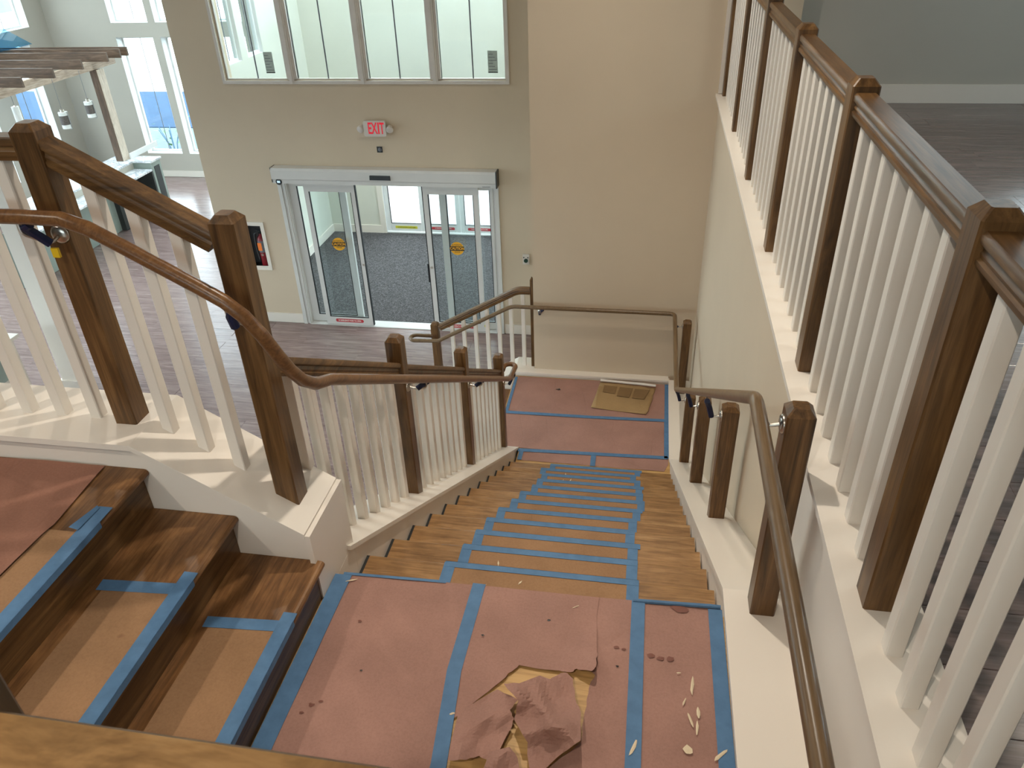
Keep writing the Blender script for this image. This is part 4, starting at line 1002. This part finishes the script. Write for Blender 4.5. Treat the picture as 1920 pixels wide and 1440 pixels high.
def pergola():
    t = thing('timber_pergola', 'dark stained timber pergola over the reception desk', 'pergola', (-9.7, 12.2, 0))
    child(MB().box((-9.70, 12.83, 1.071), (-9.57, 12.95, 2.657)), 'post', BEAM['z'], t)
    child(MB().box((-9.70, 9.0, 1.071), (-9.57, 9.14, 2.657)), 'post', BEAM['z'], t)
    child(MB().box((-9.5699, 12.84, 1.071), (-9.55, 13.02, 2.657)), 'post_lit_face', POSTLIT, t, label='lit side of the post, painted paler')  # daylight on this side of the post is put into paler wood
    child(MB().box((-9.70, 8.8, 2.658), (-9.62, 13.5, 2.80)), 'beam', BEAMLIT, t)  # beams coloured lighter than the rafters, as if lit
    child(MB().box((-12.21, 8.8, 2.658), (-12.13, 13.5, 2.80)), 'beam', BEAMLIT, t)
    for y in (13.42, 13.20, 12.83, 12.14, 11.43, 10.73, 10.0, 9.3):
        yy = min(y, 13.2)
        child(MB().box((-12.2, y-.04, 2.801), (-9.255, y-.003, 2.945)), 'rafter', BEAM['x'], t)
    child(MB().add([(-11.42, 13.78, 2.948), (-11.38, 12.6, 2.948), (-12.1, 12.4, 3.2), (-12.1, 13.9, 3.24), (-11.75, 13.2, 3.14)], [(0, 1, 4), (1, 2, 4), (2, 3, 4), (3, 0, 4)]), 'plastic_sheet', FILM, t, label='blue plastic sheet draped over the rafters')
pergola()
def pendant(x, y, z, lab, style=0):
    t = thing('pendant_lamp', lab, 'lamp', (x, y, z), 'pendant lamps over the desk')
    child(MB().tube([(x, y, z+.28), (x, y, 2.80)], .0035, 6), 'cord', GREYLAB, t)
    if style == 0:
        child(MB().lathe([(.07, .0), (.07, .25)], (x, y, z), 18), 'glass_shade', FROST, t, True)
        child(MB().lathe([(.0715, .06), (.0715, .2)], (x, y, z), 18), 'mesh_sleeve', MESH, t, True)
        child(MB().lathe([(.035, .25), (.03, .29), (.01, .30)], (x, y, z), 14), 'top_cap', CHROME, t, True)
        f = MB()
        for s in (-1, 1): f.box((x+s*.082-.004, y-.006, z-.01), (x+s*.082+.004, y+.006, z+.25))
        f.box((x-.082, y-.006, z+.246), (x+.082, y+.006, z+.256)).box((x-.082, y-.006, z-.014), (x+.082, y+.006, z-.006))
        child(f, 'hanger', STEEL, t)
    else:
        child(MB().lathe([(.055, .0), (.055, .27)], (x, y, z), 18), 'glass_shade', FROST, t, True)
        child(MB().lathe([(.03, .27), (.01, .29)], (x, y, z), 14), 'top_cap', CHROME, t, True)
pendant(-9.30, 12.04, 2.06, 'rightmost steel pendant lamp with grey mesh sleeve, by the pergola post')
pendant(-9.27, 11.34, 2.05, 'middle steel pendant lamp with grey mesh sleeve over the desk')
pendant(-9.75, 10.95, 2.2, 'plain white cylinder pendant lamp at left over the desk', 1)
def cabinet():
    t = thing('low_cabinet', 'low cream panelled cabinet on lobby floor seen between left balusters', 'cabinet', (-7.5, 6.0, 0))
    child(MB().box((-7.9, 4.9, 0), (-7.10, 6.7, .86)), 'carcass', WHITE, t)
    child(MB().box((-7.95, 4.85, .86), (-7.05, 6.76, .9)), 'top', WHITE, t)
    for y in (5.0, 5.42, 5.84, 6.26):
        for z in (.08, .47):
            child(MB().box((-7.101, y, z), (-7.095, y+.36, z+.3)), 'recessed_panel', SAGE, t)
            child(MB().box((-7.1, y-.03, z-.03), (-7.08, y+.39, z)).box((-7.1, y-.03, z+.3), (-7.08, y+.39, z+.33)).box((-7.1, y-.03, z), (-7.08, y, z+.3)).box((-7.1, y+.36, z), (-7.08, y+.39, z+.3)), 'panel_frame', WHITE, t)
cabinet()
t = thing('column', 'square white painted column in lobby behind the left balusters', 'column', (-6.9, 7.15, 0))
child(MB().box((-7.0, 7.05, .1), (-6.8, 7.25, CEIL-.001)), 'shaft', WHITE, t); child(MB().box((-7.03, 7.02, 0), (-6.77, 7.28, .1)), 'plinth', WHITE, t)
# downlight fixtures in the ceiling, the last one an added fill
for n_, (lx, ly, lp) in enumerate(LAMPS):
    t = thing('ceiling_downlight', 'recessed ceiling downlight '+('above the long flight', 'above the lower landing', 'above the upper flight', 'above the entrance door', 'above the near guard rail', 'above the upper floor', 'added as fill above the open hall')[n_], 'lamp', (lx, ly, CEIL), 'recessed ceiling downlights')
    child(MB().lathe([(.10, -.012), (.10, 0)], (lx, ly, CEIL-.0005), 20), 'trim_ring', WHITE, t, True)
    child(MB().lathe([(.075, -.016), (.075, -.0125)], (lx, ly, CEIL-.0005), 20), 'diffuser', LAMPLIT, t, True)

# ================================================================== outside
g = MB().box((-60, 15.7, -.4), (30, 70, -.15)).box((-60, -60, -.4), (-12.6, 15.7, -.15)).box((-5.6, 12.8, -.4), (30, 15.7, -.15)).box((-.78, 7.3, -.4), (30, 12.8, -.15)).box((-12.6, -60, -.4), (30, -4.4, -.15))
o = struct('floor_outside', g, CONC)
o = MB().box((-40, 20.0, -.15), (8, 24.5, -.13)).build('asphalt_strip', ASPH); tag(o, 'blue grey asphalt drive outside the far lobby windows', 'road')
o = MB().box((-40, 24.6, -.15), (8, 60, -.13)).build('parking_lot', LOT); tag(o, 'pale bright parking lot beyond the asphalt drive outside', 'road')
o = MB().box((-26, -20, -.15), (-19, 19.9, -.13)).build('asphalt_strip', ASPH); tag(o, 'blue grey asphalt drive outside the left lobby windows', 'road')
def shrub(x, y, h, lab, n=70):
    t = thing('shrub', lab, 'plant', (x, y, -.15)); stems = MB()
    for i in range(6):
        a = i*1.05; stems.tube([(x, y, -.15), (x+.1*math.cos(a), y+.1*math.sin(a), h*.5), (x+.25*math.cos(a), y+.25*math.sin(a), h*.9)], .01, 5)
    child(stems, 'stem', BARK, t)
    lv = MB()
    for i in range(n):
        a = random.random()*2*PI; r = random.random()*.4; z = random.uniform(.1, h); d = Vector((math.cos(a), math.sin(a), random.uniform(-.2, .7))).normalized(); s = d.cross(Vector((0, 0, 1))).normalized()
        p = Vector((x+r*math.cos(a), y+r*math.sin(a), z)); l = random.uniform(.12, .24)
        lv.add([p, p+d*l*.5+s*l*.2, p+d*l, p+d*l*.5-s*l*.2+Vector((0, 0, .01))], [(0, 1, 2, 3)])
    child(lv, 'foliage', LEAF, t, kind='stuff')
shrub(-10.75, 16.3, .9, 'dark leafy plant just outside the far lobby window', 40)
shrub(-13.6, 14.6, 1.4, 'bright green shrub outside the left lobby window', 160)
shrub(-13.9, 13.6, 1.5, 'green shrub further along outside the left lobby window', 160)
t = MB().box((-15.2, 15.0, -.15), (-15.05, 15.15, 4)).build('porch_post', BARK); tag(t, 'blue grey porch post outside the left lobby window', 'post')
